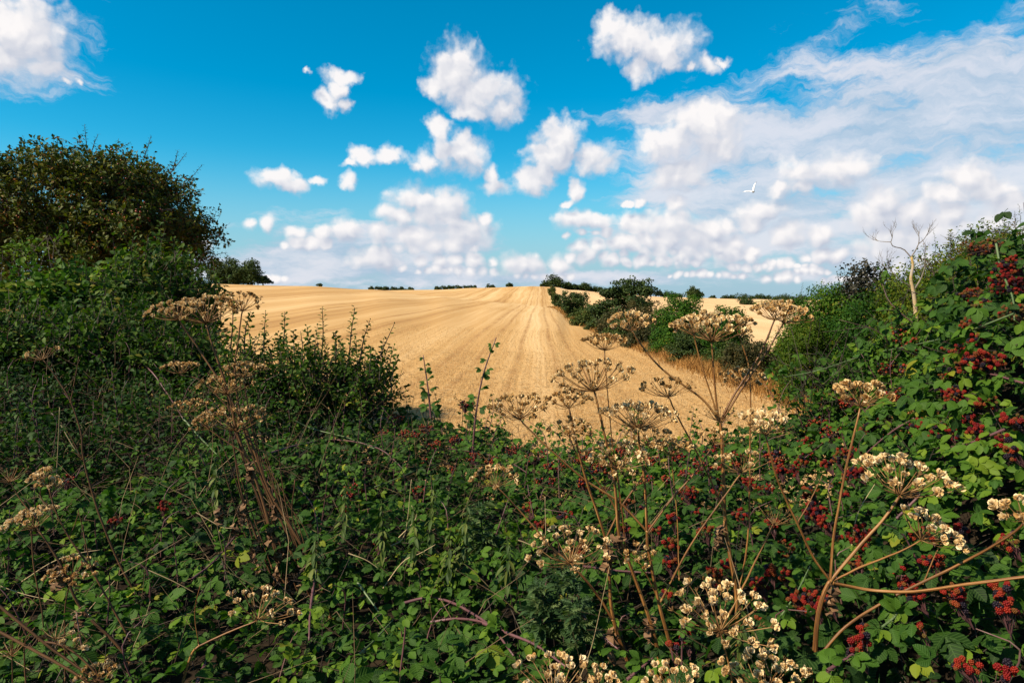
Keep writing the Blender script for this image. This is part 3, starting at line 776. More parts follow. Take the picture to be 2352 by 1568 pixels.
for i, (u, w, h, mt, tn, lb) in enumerate([
    (1302, 16, 26, 'hedge', .4, 'low dark piece of the field hedge at the foot of the round dark bush'),
    (1338, 26, 34, 'dark_tree', .7, 'low dark hedge shrub below the olive shrub, its foot in orange grass'),
    (1385, 32, 44, 'hedge', .35, 'dense hedge shrub filling the row under the left half of the spreading tree'),
    (1435, 36, 50, 'dark_tree', .75, 'dense dark hedge shrub directly under the trunk of the spreading tree'),
    (1492, 40, 56, 'brown_leaf', .15, 'shaded brown green hedge shrub under the rust tinged one'),
    (1545, 44, 58, 'hedge', .3, 'dark low hedge shrub at the foot of the bright upright shrub, left side'),
    (1610, 48, 60, 'hedge', .25, 'dark hedge shrub behind the stem of the second tallest umbel'),
    (1672, 48, 58, 'dark_tree', .8, 'dark hedge shrub under the rounded ivy green one'),
    (1738, 50, 58, 'brown_leaf', .2, 'low brown green hedge shrub ending the row beside the gap')]):
    vf = float(np.interp(u, *FOOT)); y = 2.3 * F / (vf - 700) + .5
    shrub('hedge_shrub', lb, 'shrub', HG, y, [(u, vf - h * .55, w, h * .68), (u - w * .6, vf - h * .35, w * .7, h * .42), (u + w * .6, vf - h * .38, w * .7, h * .45), (u + w * .2, vf - h * .85, w * .45, h * .3)], M[mt], 260, 60, .0026 * y, 330 + i, tint0=tn, trunk=False)
IV = 'bushes beside the right end of the field hedge'
shrub('ivy_bush', 'large domed ivy bush behind the tallest umbel', 'bush', IV, 15.5, [(1915, 720, 62, 62), (1880, 760, 70, 70), (1850, 820, 55, 60), (1910, 830, 80, 62), (1940, 690, 38, 34)], M['ivy'], 900, 110, .055, 41, tint0=.5)
shrub('ivy_bush', 'deep green ragged bush between the domed ivy bush and the red berried bramble', 'bush', IV, 14, [(2000, 760, 70, 70), (2010, 830, 80, 65), (1960, 850, 60, 45), (2060, 800, 60, 70)], M['ivy'], 700, 110, .05, 42, tint0=.25)
shrub('ivy_bush', 'yellowish green bush with autumn tints at the left foot of the domed ivy bush', 'bush', IV, 14.8, [(1828, 810, 30, 50), (1815, 845, 25, 30), (1850, 780, 28, 40)], M['hazel'], 220, 90, .05, 43, tint0=.4)
shrub('hazel_bush', 'broad yellow green hazel bush behind the bare dead tree', 'bush', IV, 13, [(2130, 680, 80, 60), (2210, 640, 75, 62), (2290, 600, 70, 60), (2180, 740, 110, 60), (2100, 740, 60, 60), (2330, 640, 80, 80), (2450, 650, 90, 80), (2570, 670, 90, 80), (2700, 690, 90, 70)], M['hazel'], 2300, 90, .055, 44, tint0=.55, depth=.8)
shrub('copper_bush', 'dark copper leaved bush with layered side twigs left of the bare dead tree', 'bush', IV, 15, [(2010, 655, 42, 32), (1975, 668, 30, 24), (2040, 690, 48, 36), (1990, 700, 40, 26), (1985, 620, 22, 14)], M['copper'], 330, 60, .075, 45, flat=.5, tint0=.4)

# layered dark tree in the hedge
r = np.random.default_rng(50)
c0 = at(1435, 775, 46); gz = ground_z(c0[0], c0[1])
t = empty('spreading_tree', (c0[0], c0[1], gz), 'dark spreading tree with layered flat branches, tallest in the field hedge', 'tree')
mb = MB(); tb = MB(); k = 46 / F
tube(tb, spline([(c0[0], c0[1], gz - .2), at(1432, 735, 46), at(1450, 690, 46), at(1458, 655, 46)], 8), np.linspace(.16, .05, 8), 7)
for (u, v, ru, rv) in [(1455, 655, 42, 14), (1430, 668, 30, 11), (1485, 668, 26, 12), (1400, 672, 24, 9), (1440, 690, 55, 16), (1395, 695, 28, 9), (1370, 712, 24, 8), (1415, 720, 40, 18), (1470, 700, 36, 12), (1385, 735, 32, 14), (1430, 745, 42, 18)]:
    e = px_ell(46, [(u, v, ru, rv)])
    clump_crown(mb, e, int(10 + ru * .7), .42, 42, .17, LEAF_SIMPLE, r, flat=.45, shell=.2, up=.6, tint0=.55)
    limb_set(tb, at(1440, v + 16, 46), [e[0][0]], .07, r)
mb.build('crown', M['dark_tree'], t, off=t.location); tb.build('trunk', M['bark'], t, off=t.location)

# trees on the skyline
def far_tree(label, y, rows, seed, cat='tree', name='round_tree', mat='dark_tree', leaf=.5, n=70, group=None, tint0=.5):
    return shrub(name, label, cat, group, y, rows, M[mat], n, 34, leaf, seed, rcf=.34, flat=.85, tint0=tint0, tr=.16)
CG = 'trees on the crest above the field'
far_tree('largest round dark tree on the hill crest at the top of the field hedge', 345, [(1270, 648, 20, 13), (1258, 650, 12, 10), (1284, 652, 14, 9)], 60, leaf=.9, group=CG)
far_tree('smaller round tree touching the right side of the largest crest tree', 350, [(1303, 656, 14, 8), (1314, 659, 10, 6)], 61, leaf=.8, group=CG)
far_tree('low broad crest tree left of the spreading dark tree, separate from the two round ones', 352, [(1340, 659, 16, 7), (1325, 660, 10, 5)], 62, leaf=.8, group=CG)
far_tree('lowest flat topped bush of the crest row, nearest the spreading dark tree', 355, [(1368, 664, 14, 5), (1352, 663, 10, 5), (1382, 666, 8, 4)], 63, leaf=.7, group=CG, name='crest_bush', cat='bush')
far_tree('lone pale grey green tree standing tall on the right hand skyline', 330, [(1592, 668, 14, 12), (1588, 676, 17, 9), (1602, 676, 12, 8)], 64, leaf=.8, mat='hedge', tint0=.35)
SG = 'small bushes along the right hand skyline'
for i, (u, v, ru, rv, lb) in enumerate([
    (1530, 676, 12, 6, 'rounded skyline bush just left of the lone pale tree'),
    (1555, 678, 12, 5, 'low skyline bush touching the left side of the lone pale tree'),
    (1513, 673, 8, 5, 'skyline bush beside the right edge of the spreading dark tree'),
    (1636, 683, 8, 4, 'separate little bush first right of the lone pale tree'),
    (1668, 683, 12, 4, 'flat skyline bush second right of the lone pale tree'),
    (1700, 682, 18, 6, 'pointed skyline bush row behind the two umbels on the right'),
    (1735, 682, 16, 5, 'skyline bush right of the pointed one on the pale far field'),
    (1765, 683, 16, 5, 'skyline bush above the mid field bushes'),
    (1800, 683, 18, 5, 'skyline bush above the olive mid field bush'),
    (1850, 684, 16, 5, 'skyline bush nearest the domed ivy bush')]):
    far_tree(lb, 420, [(u, v, ru, rv), (u - ru * .5, v + 2, ru * .6, rv * .7), (u + ru * .6, v + 2, ru * .5, rv * .6)], 70 + i, 'bush', 'skyline_bush', 'dark_tree', .7, 40, SG)
MG = 'bushes of the low hedge across the pale far field'
for i, (u, v, ru, rv, lb, mt) in enumerate([
    (1712, 692, 16, 10, 'dark bush at the left end of the low hedge on the pale far field', 'dark_tree'),
    (1790, 692, 22, 11, 'olive bush in the middle of the low hedge on the pale far field', 'hedge'),
    (1828, 691, 18, 11, 'dark bush at the right end of the low hedge on the pale far field', 'dark_tree'),
    (1752, 700, 26, 5, 'low green hedge piece between the dark and the olive far bushes', 'ivy')]):
    far_tree(lb, 190, [(u, v, ru, rv), (u + ru * .5, v + 3, ru * .6, rv * .7)], 90 + i, 'bush', 'field_bush', mt, .38, 60, MG)
LG = 'trees of the dark copse on the left crest'
for i, (u, v, ru, rv, lb) in enumerate([
    (505, 622, 28, 28, 'copse tree half hidden behind the hawthorn at its left end'),
    (528, 615, 24, 24, 'tallest copse tree in the middle of the dark clump left'),
    (548, 628, 16, 20, 'narrow copse tree in the dip between the two high crowns'),
    (578, 620, 22, 26, 'round topped copse tree at the right end of the clump')]):
    far_tree(lb, 134, [(u, v, ru, rv), (u - ru * .4, v + 12, ru * .7, rv * .7), (u + ru * .4, v + 12, ru * .6, rv * .6), (u, 640, ru * .95, 13)], 100 + i, 'tree', 'copse_tree', 'dark_tree', .34, 170, LG, tint0=.7)
far_tree('small low bush tapering off the right end of the dark copse', 134, [(604, 642, 12, 8), (616, 646, 10, 4)], 108, 'bush', 'copse_bush', 'dark_tree', .3, 40)
far_tree('tiny lone bush on the left skyline between the copse and the hill dip', 300, [(735, 655, 7, 3)], 109, 'bush', 'lone_bush', 'dark_tree', .6, 14)
DG = 'tiny bushes dotted along the skyline above the hill dip'
for i, (u, ru) in enumerate([(853, 6), (872, 10), (886, 9), (905, 9), (924, 11), (943, 8), (1003, 5), (1018, 10), (1034, 10), (1052, 10), (1070, 9), (1088, 7), (1126, 10), (1170, 6), (1248, 9)]):
    v = np.interp(u, [853, 950, 1003, 1100, 1126, 1170, 1248], [664, 667, 664, 661, 659, 656, 656])
    far_tree('tiny dark bush on the skyline above the dip of the field', 346, [(u, v - 2, ru, 4.2), (u + ru * .5, v - 1, ru * .6, 3)], 120 + i, 'bush', 'dot_bush', 'dark_tree', .7, 22, DG)

# bare dead tree with yellow lichen
def branch_rec(mb, p, d, L_, rad, lvl, r, spread=.55, tint=.3):
    n = 5; pts = [p]; dd = d
    for i in range(n):
        dd = nrm((dd + r.normal(0, .10, 3) + np.array([0, 0, .05]))[None])[0]; pts.append(pts[-1] + dd * L_ / n)
    tube(mb, pts, np.linspace(rad, rad * .55, n + 1), 6 if lvl < 2 else 4, tint)
    if lvl >= 4: return
    for k in range(3):
        q = pts[r.integers(2, n + 1)] if k else pts[-1]
        nd = nrm((dd + r.normal(0, spread, 3) * np.array([1, .7, .6]) + np.array([0, 0, .12]))[None])[0]
        branch_rec(mb, q, nd, L_ * r.uniform(.55, .85), rad * .6, lvl + 1, r, spread, tint - .05)
r = np.random.default_rng(77); y = 11.3
b0 = at(2103, 735, y)
t = empty('dead_tree', b0, 'bare pale dead tree with orange lichen on its trunk, rising from the hazel bush', 'tree')
mb = MB(); tube(mb, spline([at(2104, 760, y), at(2103, 715, y), at(2098, 670, y), at(2092, 640, y), at(2097, 610, y), at(2093, 590, y)], 14), np.linspace(.036, .018, 14), 8, .6)
mb.build('trunk', M['lichen'], t, off=b0)
mb = MB()
for P, q in (([(2093, 590), (2103, 575), (2110, 560)], .012), ([(2093, 592), (2075, 572), (2052, 566), (2046, 556)], .010), ([(2098, 668), (2115, 640), (2125, 612)], .015), ([(2098, 660), (2070, 645), (2050, 625)], .009)):
    tube(mb, spline([at(a, b, y) for a, b in P], 8), np.linspace(q, q * .6, 8), 5, .25)
    e0 = at(*P[-1], y); e1 = at(*P[-2], y)
    for j in range(2): branch_rec(mb, e0, nrm((e0 - e1 + r.normal(0, .12, 3))[None])[0], .19, q * .62, 1, r, .42, .2)
mb.build('branch', M['lichen'], t, off=b0)

# copper side twigs, feathery spire and bare twigs on the right skyline
r = np.random.default_rng(88)
cb_ = bpy.data.objects['copper_bush']; sm = MB(); lm = MB(); y = 14.8
for P in ([(2000, 650), (1955, 645), (1922, 628)], [(2010, 640), (1990, 615), (1985, 595)], [(2020, 650), (2030, 615), (2045, 600)], [(2000, 640), (1970, 625), (1958, 612)], [(2060, 680), (2085, 640), (2110, 620)], [(2000, 670), (1960, 672), (1935, 665)]):
    shoot(sm, lm, spline([at(a, b, y + r.uniform(-.3, .3)) for a, b in P], 8), 30, .085, LEAF_OVAL, r, .012, .4)
tag(sm.build('twig', M['twig'], cb_, off=cb_.location), kind='stuff'); lm.build('twig_leaves', M['copper'], cb_, off=cb_.location)
y = 11.5; b0 = at(2330, 640, y)
t = empty('wild_rose', b0, 'tangled bare tipped briar with small brownish leaves at the upper right edge behind the bramble', 'shrub')
sm = MB(); lm = MB()
for P, n, lf in [([(2180, 640), (2184, 580), (2182, 528)], 110, .07), ([(2330, 600), (2332, 540), (2331, 488)], 26, .035), ([(2230, 620), (2230, 560), (2229, 520)], 10, .03), ([(2245, 620), (2252, 570), (2251, 530)], 10, .03), ([(2215, 640), (2235, 580), (2240, 555)], 30, .04), ([(2300, 580), (2325, 545), (2352, 525)], 30, .045), ([(2280, 590), (2300, 550), (2320, 540)], 40, .045), ([(2150, 640), (2130, 600), (2095, 590)], 30, .04), ([(2200, 620), (2215, 590), (2190, 575)], 24, .04)]:
    shoot(sm, lm, spline([at(a, b, y + r.uniform(-.4, .4)) for a, b in P], 9), n, lf, LEAF_OVAL, r, .009, .5)
    for j in range(3):
        e = at(P[1][0] + r.uniform(-15, 15), P[1][1] + r.uniform(-10, 40), y); shoot(sm, lm, spline([e, e + np.array([r.normal(0, .12), 0, .12]), e + np.array([r.normal(0, .25), 0, .22])], 5), 12, .035, LEAF_OVAL, r, .005, .6)
sm.build('branch', M['twig'], t, off=b0); lm.build('foliage', M['hawthorn'], t, off=b0)

# ------------------------------------------------------------------ the big hawthorn on the left
r = np.random.default_rng(200); yh = 11.0
b0 = np.array([at(150, 700, yh)[0], yh, ground_z(at(150, 700, yh)[0], yh)])
t = empty('hawthorn_tree', b0, 'broad dark hawthorn tree full of rusty haws at the left edge', 'tree')
rows = [(150, 490, 220, 110), (310, 495, 120, 105), (-80, 510, 190, 125), (380, 545, 62, 55), (60, 590, 230, 100), (280, 600, 150, 80), (240, 405, 100, 35), (90, 410, 80, 30), (320, 425, 60, 40), (415, 525, 38, 22), (405, 595, 36, 24)]
ells = px_ell(yh, rows, 1.5)
def twig_crown(ells, n, Lt, leaves, leaf, tpl, r, tint0, shell=.55, up=.35, side=.8, wid=.006):
    vol = np.array([np.prod(np.array(e[1])) ** (2 / 3) for e in ells]); vol /= vol.sum()
    w = r.choice(len(ells), n, p=vol)
    C = np.array([e[0] for e in ells])[w]; R = np.array([e[1] for e in ells])[w]
    d = rdir(n, r); rad = shell + (1 - shell) * r.random(n) ** .7
    rad = rad * (1 + .15 * np.sin(d[:, 0] * 6 + w * 1.9) * np.sin(d[:, 2] * 6 + w) + .10 * np.sin(d[:, 0] * 13 + d[:, 2] * 11))
    P0 = C + d * R * (rad * .84)[:, None]
    dirn = nrm(d * R / R.max(1, keepdims=True) * side + np.array([0, 0, up]) + r.normal(0, .4, (n, 3)))
    Ls = Lt * r.uniform(.5, 1.3, n); P1 = P0 + dirn * Ls[:, None]
    sm = MB(); lm = MB(); sticks(sm, P0 - dirn * .12, P1, wid, wid * .4, 3, r.uniform(.1, .8, n))
    ct = r.normal(tint0, .14, n) + .10 * np.sin(P0[:, 0] * 2.1) * np.sin(P0[:, 2] * 2.7 + 1)
    m = n * leaves; i = np.repeat(np.arange(n), leaves); s = r.random(m)
    Q = P0[i] + (P1 - P0)[i] * s[:, None]
    o = rdir(m, r); al = nrm(o + dirn[i] * .5 + np.array([0, 0, .05])); nn = nrm(np.array([0, 0, .8]) + d[i] * .3 + r.normal(0, .5, (m, 3)))
    inst(lm, tpl, frames(al, nn), Q + o * .015, leaf * r.uniform(.6, 1.25, m), np.clip(ct[i] + r.normal(0, .15, m), 0, 1))
    return sm, lm, Q
sm, lm, Q = twig_crown(ells, 5000, .38, 15, .066, LEAF_SIMPLE, r, .42, wid=.0035)
for P, n in [([(200, 350), (197, 315), (194, 286)], 22), ([(212, 345), (218, 325), (226, 308)], 12), ([(330, 365), (340, 335), (347, 312)], 16), ([(390, 400), (410, 375), (428, 352)], 18), ([(395, 395), (405, 362), (408, 345)], 12), ([(420, 430), (445, 402), (465, 378)], 20), ([(125, 350), (130, 335), (134, 318)], 10), ([(60, 365), (75, 350), (90, 340)], 14), ([(460, 600), (495, 585), (522, 580)], 14), ([(440, 520), (475, 505), (492, 495)], 24), ([(440, 560), (465, 560), (483, 548)], 20), ([(260, 345), (285, 335), (300, 328)], 14)]:
    shoot(sm, lm, spline([at(a, b, yh - .2) for a, b in P], 8), n, .045, LEAF_SIMPLE, r, .008, .35)
lm.build('crown', M['hawthorn'], t, off=b0); tag(sm.build('twig', M['twig'], t, off=b0), kind='stuff')
hb = MB(); qi = r.choice(len(Q), 5200, replace=False); qi = qi[(np.sin(Q[qi, 0] * 3) + np.sin(Q[qi, 2] * 4) + r.normal(0, .8, len(qi))) > -.1]
inst(hb, ICO1, np.tile(np.eye(3), (len(qi), 1, 1)), Q[qi] + r.normal(0, .02, (len(qi), 3)), r.uniform(.009, .017, len(qi)), r.random(len(qi)))
hb.build('haws', M['haw'], t, off=b0)
tb = MB(); top = at(160, 600, yh)
tube(tb, spline([b0 - [0, 0, .2], at(155, 660, yh), top], 6), np.linspace(.16, .10, 6), 8)
limb_set(tb, top, [at(u, v, yh + r.uniform(-.8, .8)) for u, v in [(60, 420), (150, 380), (240, 370), (330, 400), (400, 480), (430, 560), (20, 520), (-60, 460), (300, 470), (180, 450)]], .06, r)
limb_set(tb, at(260, 560, yh - .8), [at(310, 660, yh - 1.0), at(300, 610, yh - 1.2)], .03, r)
tb.build('trunk', M['bark'], t, off=b0)

# shrubs in front of the hawthorn
def twig_shrub(name, label, cat, y, rows, mat, n, Lt, leaves, leaf, seed, tint0=.5, depth=.8, up=.5, tpl=LEAF_OVAL, shoots=(), sl=.04, group=None, extra=0):
    r = np.random.default_rng(seed); ells = px_ell(y, rows, depth); c = ells[0][0]
    b0 = np.array([c[0], c[1], ground_z(c[0], c[1])])
    t = empty(name, b0, label, cat, group)
    sm, lm, Q = twig_crown(ells, n, Lt, leaves, leaf, tpl, r, tint0, up=up, shell=.4, wid=.004)
    for P, k in shoots: shoot(sm, lm, spline([at(a, b, y + r.uniform(-.15, .1)) for a, b in P], 10), k, sl, LEAF_OVAL, r, .006, tint0)
    ex = extra if isinstance(extra, tuple) else (extra, 545, 900, 880, 90)
    for k in range(ex[0]):
        a = r.uniform(ex[1], ex[2]); b = ex[3] + r.normal(0, 12) + (0 if ex[0] == 46 else r.uniform(-60, 60)); h = ex[4] * r.uniform(.55, 1.45) * (1 - .35 * abs((a - (ex[1] + ex[2]) / 2) / (ex[2] - ex[1]) * 1.8)); q = r.normal(0, 14) + (a - (ex[1] + ex[2]) / 2) * .06
        shoot(sm, lm, spline([at(c_, d_, y + r.uniform(-.3, .3)) for c_, d_ in ((a, b), (a + q * .4, b - h * .55), (a + q, b - h))], 8), int(h * .24) + 6, sl, LEAF_OVAL, r, .004, tint0)
    lm.build('foliage', mat, t, off=b0)
    for e in ells: limb_set(sm, b0, [e[0] + rdir(1, r)[0] * np.array(e[1]) * .5 for _ in range(4)], .014, r)
    sm.build('stem', M['twig'], t, off=b0)
    return t
twig_shrub('blackthorn_shrub', 'tall leafy blackthorn rising to a point in front of the hawthorn', 'shrub', 6.4,
   [(370, 640, 36, 60), (340, 720, 80, 70), (430, 700, 42, 60), (420, 780, 70, 60), (300, 775, 85, 60)], M['thorn'], 900, .26, 9, .056, 301, .74, extra=(45, 290, 490, 740, 95), sl=.05,
   shoots=[([(372, 640), (370, 560), (366, 508)], 30), ([(400, 640), (402, 580), (400, 545)], 18), ([(315, 640), (320, 590), (310, 558)], 20), ([(430, 650), (440, 600), (432, 578)], 16), ([(495, 760), (494, 690), (490, 600)], 14), ([(460, 740), (470, 690), (465, 650)], 18), ([(505, 740), (510, 700), (520, 680)], 14), ([(350, 620), (330, 600), (305, 585)], 12)])
twig_shrub('elder_bush', 'bright mid green leafy bush at the foot of the hawthorn, left of the pointed blackthorn', 'bush', 7.6,
   [(190, 665, 70, 40), (90, 690, 100, 50), (230, 720, 85, 50), (20, 735, 110, 50), (130, 750, 120, 50)], M['bramble_far'], 800, .24, 8, .085, 302, .70, depth=.9, up=.2, extra=(26, 60, 290, 690, 60), sl=.07)
twig_shrub('yellow_climber', 'small yellow leaved climber glowing between the elder bush and the pointed blackthorn', 'climber', 6.6,
   [(272, 605, 20, 20), (235, 625, 14, 10), (285, 640, 14, 14)], M['yellow_lit_leaf'], 26, .14, 6, .06, 303, .45, depth=.12, up=0)
twig_shrub('yellow_climber', 'pale yellow green leaves of a climber low on the far left of the hawthorn', 'climber', 9.0,
   [(60, 570, 35, 12), (20, 590, 30, 20), (110, 545, 20, 10)], M['yellow_lit_leaf'], 36, .16, 6, .07, 304, .2, depth=.3, up=0)
twig_shrub('blackthorn_shrub', 'mass of small leaved blackthorn in shade at the left, under the elder bush', 'shrub', 5.2,
   [(150, 830, 150, 80), (330, 850, 110, 75), (30, 800, 120, 80), (240, 790, 100, 60), (420, 840, 80, 60)], M['thorn'], 1300, .24, 9, .046, 305, .6, depth=.5, extra=(60, 60, 480, 830, 85), sl=.046)
twig_shrub('blackthorn_shrub', 'blackthorn with many upright leafy shoots standing out against the golden field', 'shrub', 5.0,
   [(640, 880, 60, 40), (740, 875, 75, 45), (830, 885, 60, 40), (700, 920, 130, 45), (850, 920, 60, 35), (560, 840, 45, 50)], M['thorn'], 560, .2, 10, .034, 306, .62, depth=.35, sl=.040, extra=46,
   shoots=[([(600, 850), (606, 780), (610, 716)], 36), ([(640, 850), (652, 780), (654, 716)], 34), ([(735, 850), (742, 770), (740, 706)], 40), ([(800, 850), (806, 770), (815, 706)], 40), ([(825, 840), (835, 780), (850, 735)], 32), ([(850, 870), (880, 800), (905, 745)], 14), ([(715, 840), (712, 790), (705, 750)], 28), ([(770, 840), (772, 790), (770, 762)], 26), ([(900, 900), (895, 840), (905, 795)], 24), ([(870, 880), (880, 830), (895, 790)], 26), ([(560, 820), (565, 750), (580, 720)], 30), ([(530, 800), (535, 730), (530, 690)], 24), ([(690, 850), (695, 800), (690, 760)], 20), ([(855, 860), (850, 810), (852, 795)], 18)])

# lone bramble shoots against the field
def lone_shoot(label, y, P, n, leaf, seed, tp=BR_MID):
    r = np.random.default_rng(seed); pts = spline([at(a, b, y) for a, b in P], 14); b0 = pts[0]
    t = empty('bramble_shoot', b0, label, 'shoot')
    sm = MB(); lm = MB(); tube(sm, pts, np.linspace(.008, .003, 14), 5, .4)
    s = np.linspace(.15, 1, n); i = np.minimum((s * 13).astype(int), 12)
    Q = pts[i]; T = nrm(pts[i + 1] - pts[i]); al = nrm(np.stack([np.cos(np.arange(n) * 2.4 + 1), .4 * np.sin(np.arange(n) * 2.4), .25 + 0 * s], -1) + T * .2)
    sz = leaf * (1 - .55 * s ** 2)
    fr = frames(al, np.tile([0, -.35, 1.0], (n, 1)) + r.normal(0, .2, (n, 3)))
    for k in range(n):
        lm = MB(); inst(lm, tp[k % 4], fr[k:k + 1], Q[k:k + 1], sz[k:k + 1], r.uniform(.25, .6, 1)); lm.build('leaf', M['bramble'], t, off=b0)
    sm.build('stem', M['cane'], t, off=b0)
lone_shoot('tall curved bramble shoot with red stem standing alone before the golden field', 4.2, [(1083, 1085), (1092, 960), (1110, 860), (1140, 775)], 15, .062, 401)
lone_shoot('short upright bramble shoot left of the tall curved one', 4.6, [(990, 960), (983, 890), (972, 815)], 12, .062, 402)

# gull
y = 40.0; b0 = at(1728, 440, y)
t = empty('gull', b0, 'white gull with raised grey tipped wings gliding before the clouds', 'bird')
def strip(P, wd, thick=.012):
    """wing: curve of points with chord vectors"""
    mb = MB(); P = np.asarray(P); n = len(P); c = np.asarray(wd)
    up = np.tile([0, 0, thick], (n, 1)); V = np.concatenate([P - c * .4, P + up, P + c * .6, P - up * .3]); k = n
    f = []
    for i in range(n - 1):
        for a in range(4): f.append([a * k + i, ((a + 1) % 4) * k + i, ((a + 1) % 4) * k + i + 1, a * k + i + 1])
    f += [[0, k, 2 * k, 3 * k], [k - 1, 2 * k - 1, 3 * k - 1, 4 * k - 1]]
    mb.add(V, [np.array(f)]); return mb
for P, c0 in (([(1728, 440), (1721, 439.3), (1714, 439.3), (1709, 440.5), (1705.5, 442)], (0.02, .10, .10)), ([(1730, 439), (1731.5, 432), (1733.5, 425), (1735.5, 420.5), (1738.5, 417)], (-.13, .08, .0))):
    pts = np.array([at(a, b, y) for a, b in P]); ch = np.array([np.array(c0) * w for w in (.85, .8, .62, .4, .12)])
    wg = strip(pts[:4], ch[:4]).build('wing', M['feather_white'], t, off=b0); strip(pts[3:], ch[3:]).build('wing_tip', M['feather_grey'], wg, off=b0)
bm_ = MB(); ax = np.linspace(-1, 1, 9); body = at(1729.5, 440.5, y) + np.stack([.02 * ax, -.16 * ax, -.03 * ax], -1)
tube(bm_, body, .06 * np.sqrt(np.clip(1.02 - ax ** 2, .02, 1)) * np.linspace(.8, 1.1, 9), 10); bm_.build('body', M['feather_dark'], t, off=b0)
tl = strip(body[:2] + np.array([[0, .12, .02], [0, .02, .01]]), [(.10, 0, 0), (.05, 0, 0)]); tl.build('tail', M['feather_white'], t, off=b0)

# ------------------------------------------------------------------ the bramble thicket on the bank
THK = {
 -950: [(1800, 1.5), (1568, 1.7), (1300, 2.2), (1050, 2.8), (850, 3.8), (750, 4.6)],
 3300: [(1800, 1.0), (1568, 1.15), (1200, 1.5), (900, 1.85), (700, 2.1), (540, 2.3)],
 3950: [(1800, 1.0), (1568, 1.1), (1200, 1.45), (900, 1.8), (700, 2.05), (560, 2.2)],
 -300: [(1800, 1.5), (1568, 1.7), (1300, 2.3), (1050, 3.0), (850, 4.5), (750, 5.6)],
 100:  [(1800, 1.45), (1568, 1.65), (1300, 2.3), (1050, 3.2), (850, 4.8), (780, 5.6)],
 300:  [(1800, 1.45), (1568, 1.65), (1250, 2.5), (1000, 3.7), (850, 4.8), (800, 5.3)],
 500:  [(1800, 1.4), (1568, 1.65), (1250, 2.5), (1020, 3.6), (900, 4.5), (850, 5.0)],
 700:  [(1800, 1.4), (1568, 1.65), (1250, 2.5), (1050, 3.7), (950, 4.6), (900, 5.1)],
 900:  [(1800, 1.4), (1568, 1.6), (1250, 2.5), (1070, 3.9), (980, 4.8), (945, 5.2)],
 1050: [(1800, 1.35), (1568, 1.6), (1250, 2.5), (1090, 3.9), (1010, 4.7), (990, 5.0)],
 1200: [(1800, 1.35), (1568, 1.6), (1250, 2.45), (1100, 3.7), (1040, 4.4), (1020, 4.7)],
 1400: [(1800, 1.35), (1568, 1.6), (1250, 2.4), (1110, 3.5), (1040, 4.2), (1022, 4.5)],
 1600: [(1800, 1.35), (1568, 1.55), (1250, 2.3), (1100, 3.2), (1040, 3.9), (1018, 4.2)],
 1800: [(1800, 1.3), (1568, 1.5), (1250, 2.1), (1090, 2.9), (1020, 3.6), (1000, 3.9)],
 1920: [(1800, 1.25), (1568, 1.45), (1250, 2.0), (1050, 2.8), (970, 3.4), (945, 3.7)],
 2050: [(1800, 1.25), (1568, 1.4), (1250, 1.9), (1000, 2.6), (880, 3.1), (835, 3.4)],
 2150: [(1800, 1.2), (1568, 1.35), (1250, 1.8), (1000, 2.35), (820, 2.75), (765, 3.0)],
 2250: [(1800, 1.15), (1568, 1.3), (1200, 1.8), (900, 2.25), (700, 2.55), (630, 2.75)],
 2352: [(1800, 1.15), (1568, 1.3), (1200, 1.7), (900, 2.1), (700, 2.35), (560, 2.6)],
 2750: [(1800, 1.1), (1568, 1.25), (1200, 1.6), (900, 1.95), (700, 2.2), (540, 2.4)],
}
TU = np.array(sorted(THK)); NT = 60
TV = []; TD = []
for u in TU:
    vs = np.array([p[0] for p in THK[u]], float); ds = np.array([p[1] for p in THK[u]], float)
    # step evenly by distance so rows stay even on the bank
    dd = np.exp(np.linspace(math.log(ds[0]), math.log(ds[-1]), NT)); TD.append(dd); TV.append(np.interp(dd, ds, vs))
TV = np.array(TV); TD = np.array(TD)
def lump(P):
    x, y, z = P[..., 0], P[..., 1], P[..., 2]
    return .07 * np.sin(2.9 * x + 1.3 * y + .5) * np.sin(3.3 * z + 1.1 * x) + .05 * np.sin(5.1 * x - 3.7 * y + 2) + .035 * np.sin(9.0 * x + 7 * y + 4 * z)
UG = np.arange(-940, 3940, 20.0)
GP = []
for u in UG:
    i = np.clip(np.searchsorted(TU, u) - 1, 0, len(TU) - 2); t = (u - TU[i]) / (TU[i + 1] - TU[i]); t = t * t * (3 - 2 * t) * .5 + t * .5
    v = TV[i] * (1 - t) + TV[i + 1] * t; d = TD[i] * (1 - t) + TD[i + 1] * t
    d = np.array([d]) ; GP.append(at(np.full(NT, u), v, d[0]))
GP = np.array(GP)                                          # (nu, NT, 3)
# carry the top over and down the far side
top = GP[:, -1]; back = []
for k, (dy, dz) in enumerate(((.18, -.03), (.4, -.14), (.65, -.36), (.85, -.65))):
    back.append(top + np.array([0, dy, dz]))
GP = np.concatenate([GP, np.stack(back, 1)], 1)
gu = np.gradient(GP, axis=0); gv = np.gradient(GP, axis=1)
GN = nrm(np.cross(gu, gv)); GN *= np.sign(GN[..., 2].mean())
GPL = GP + GN * lump(GP)[..., None]
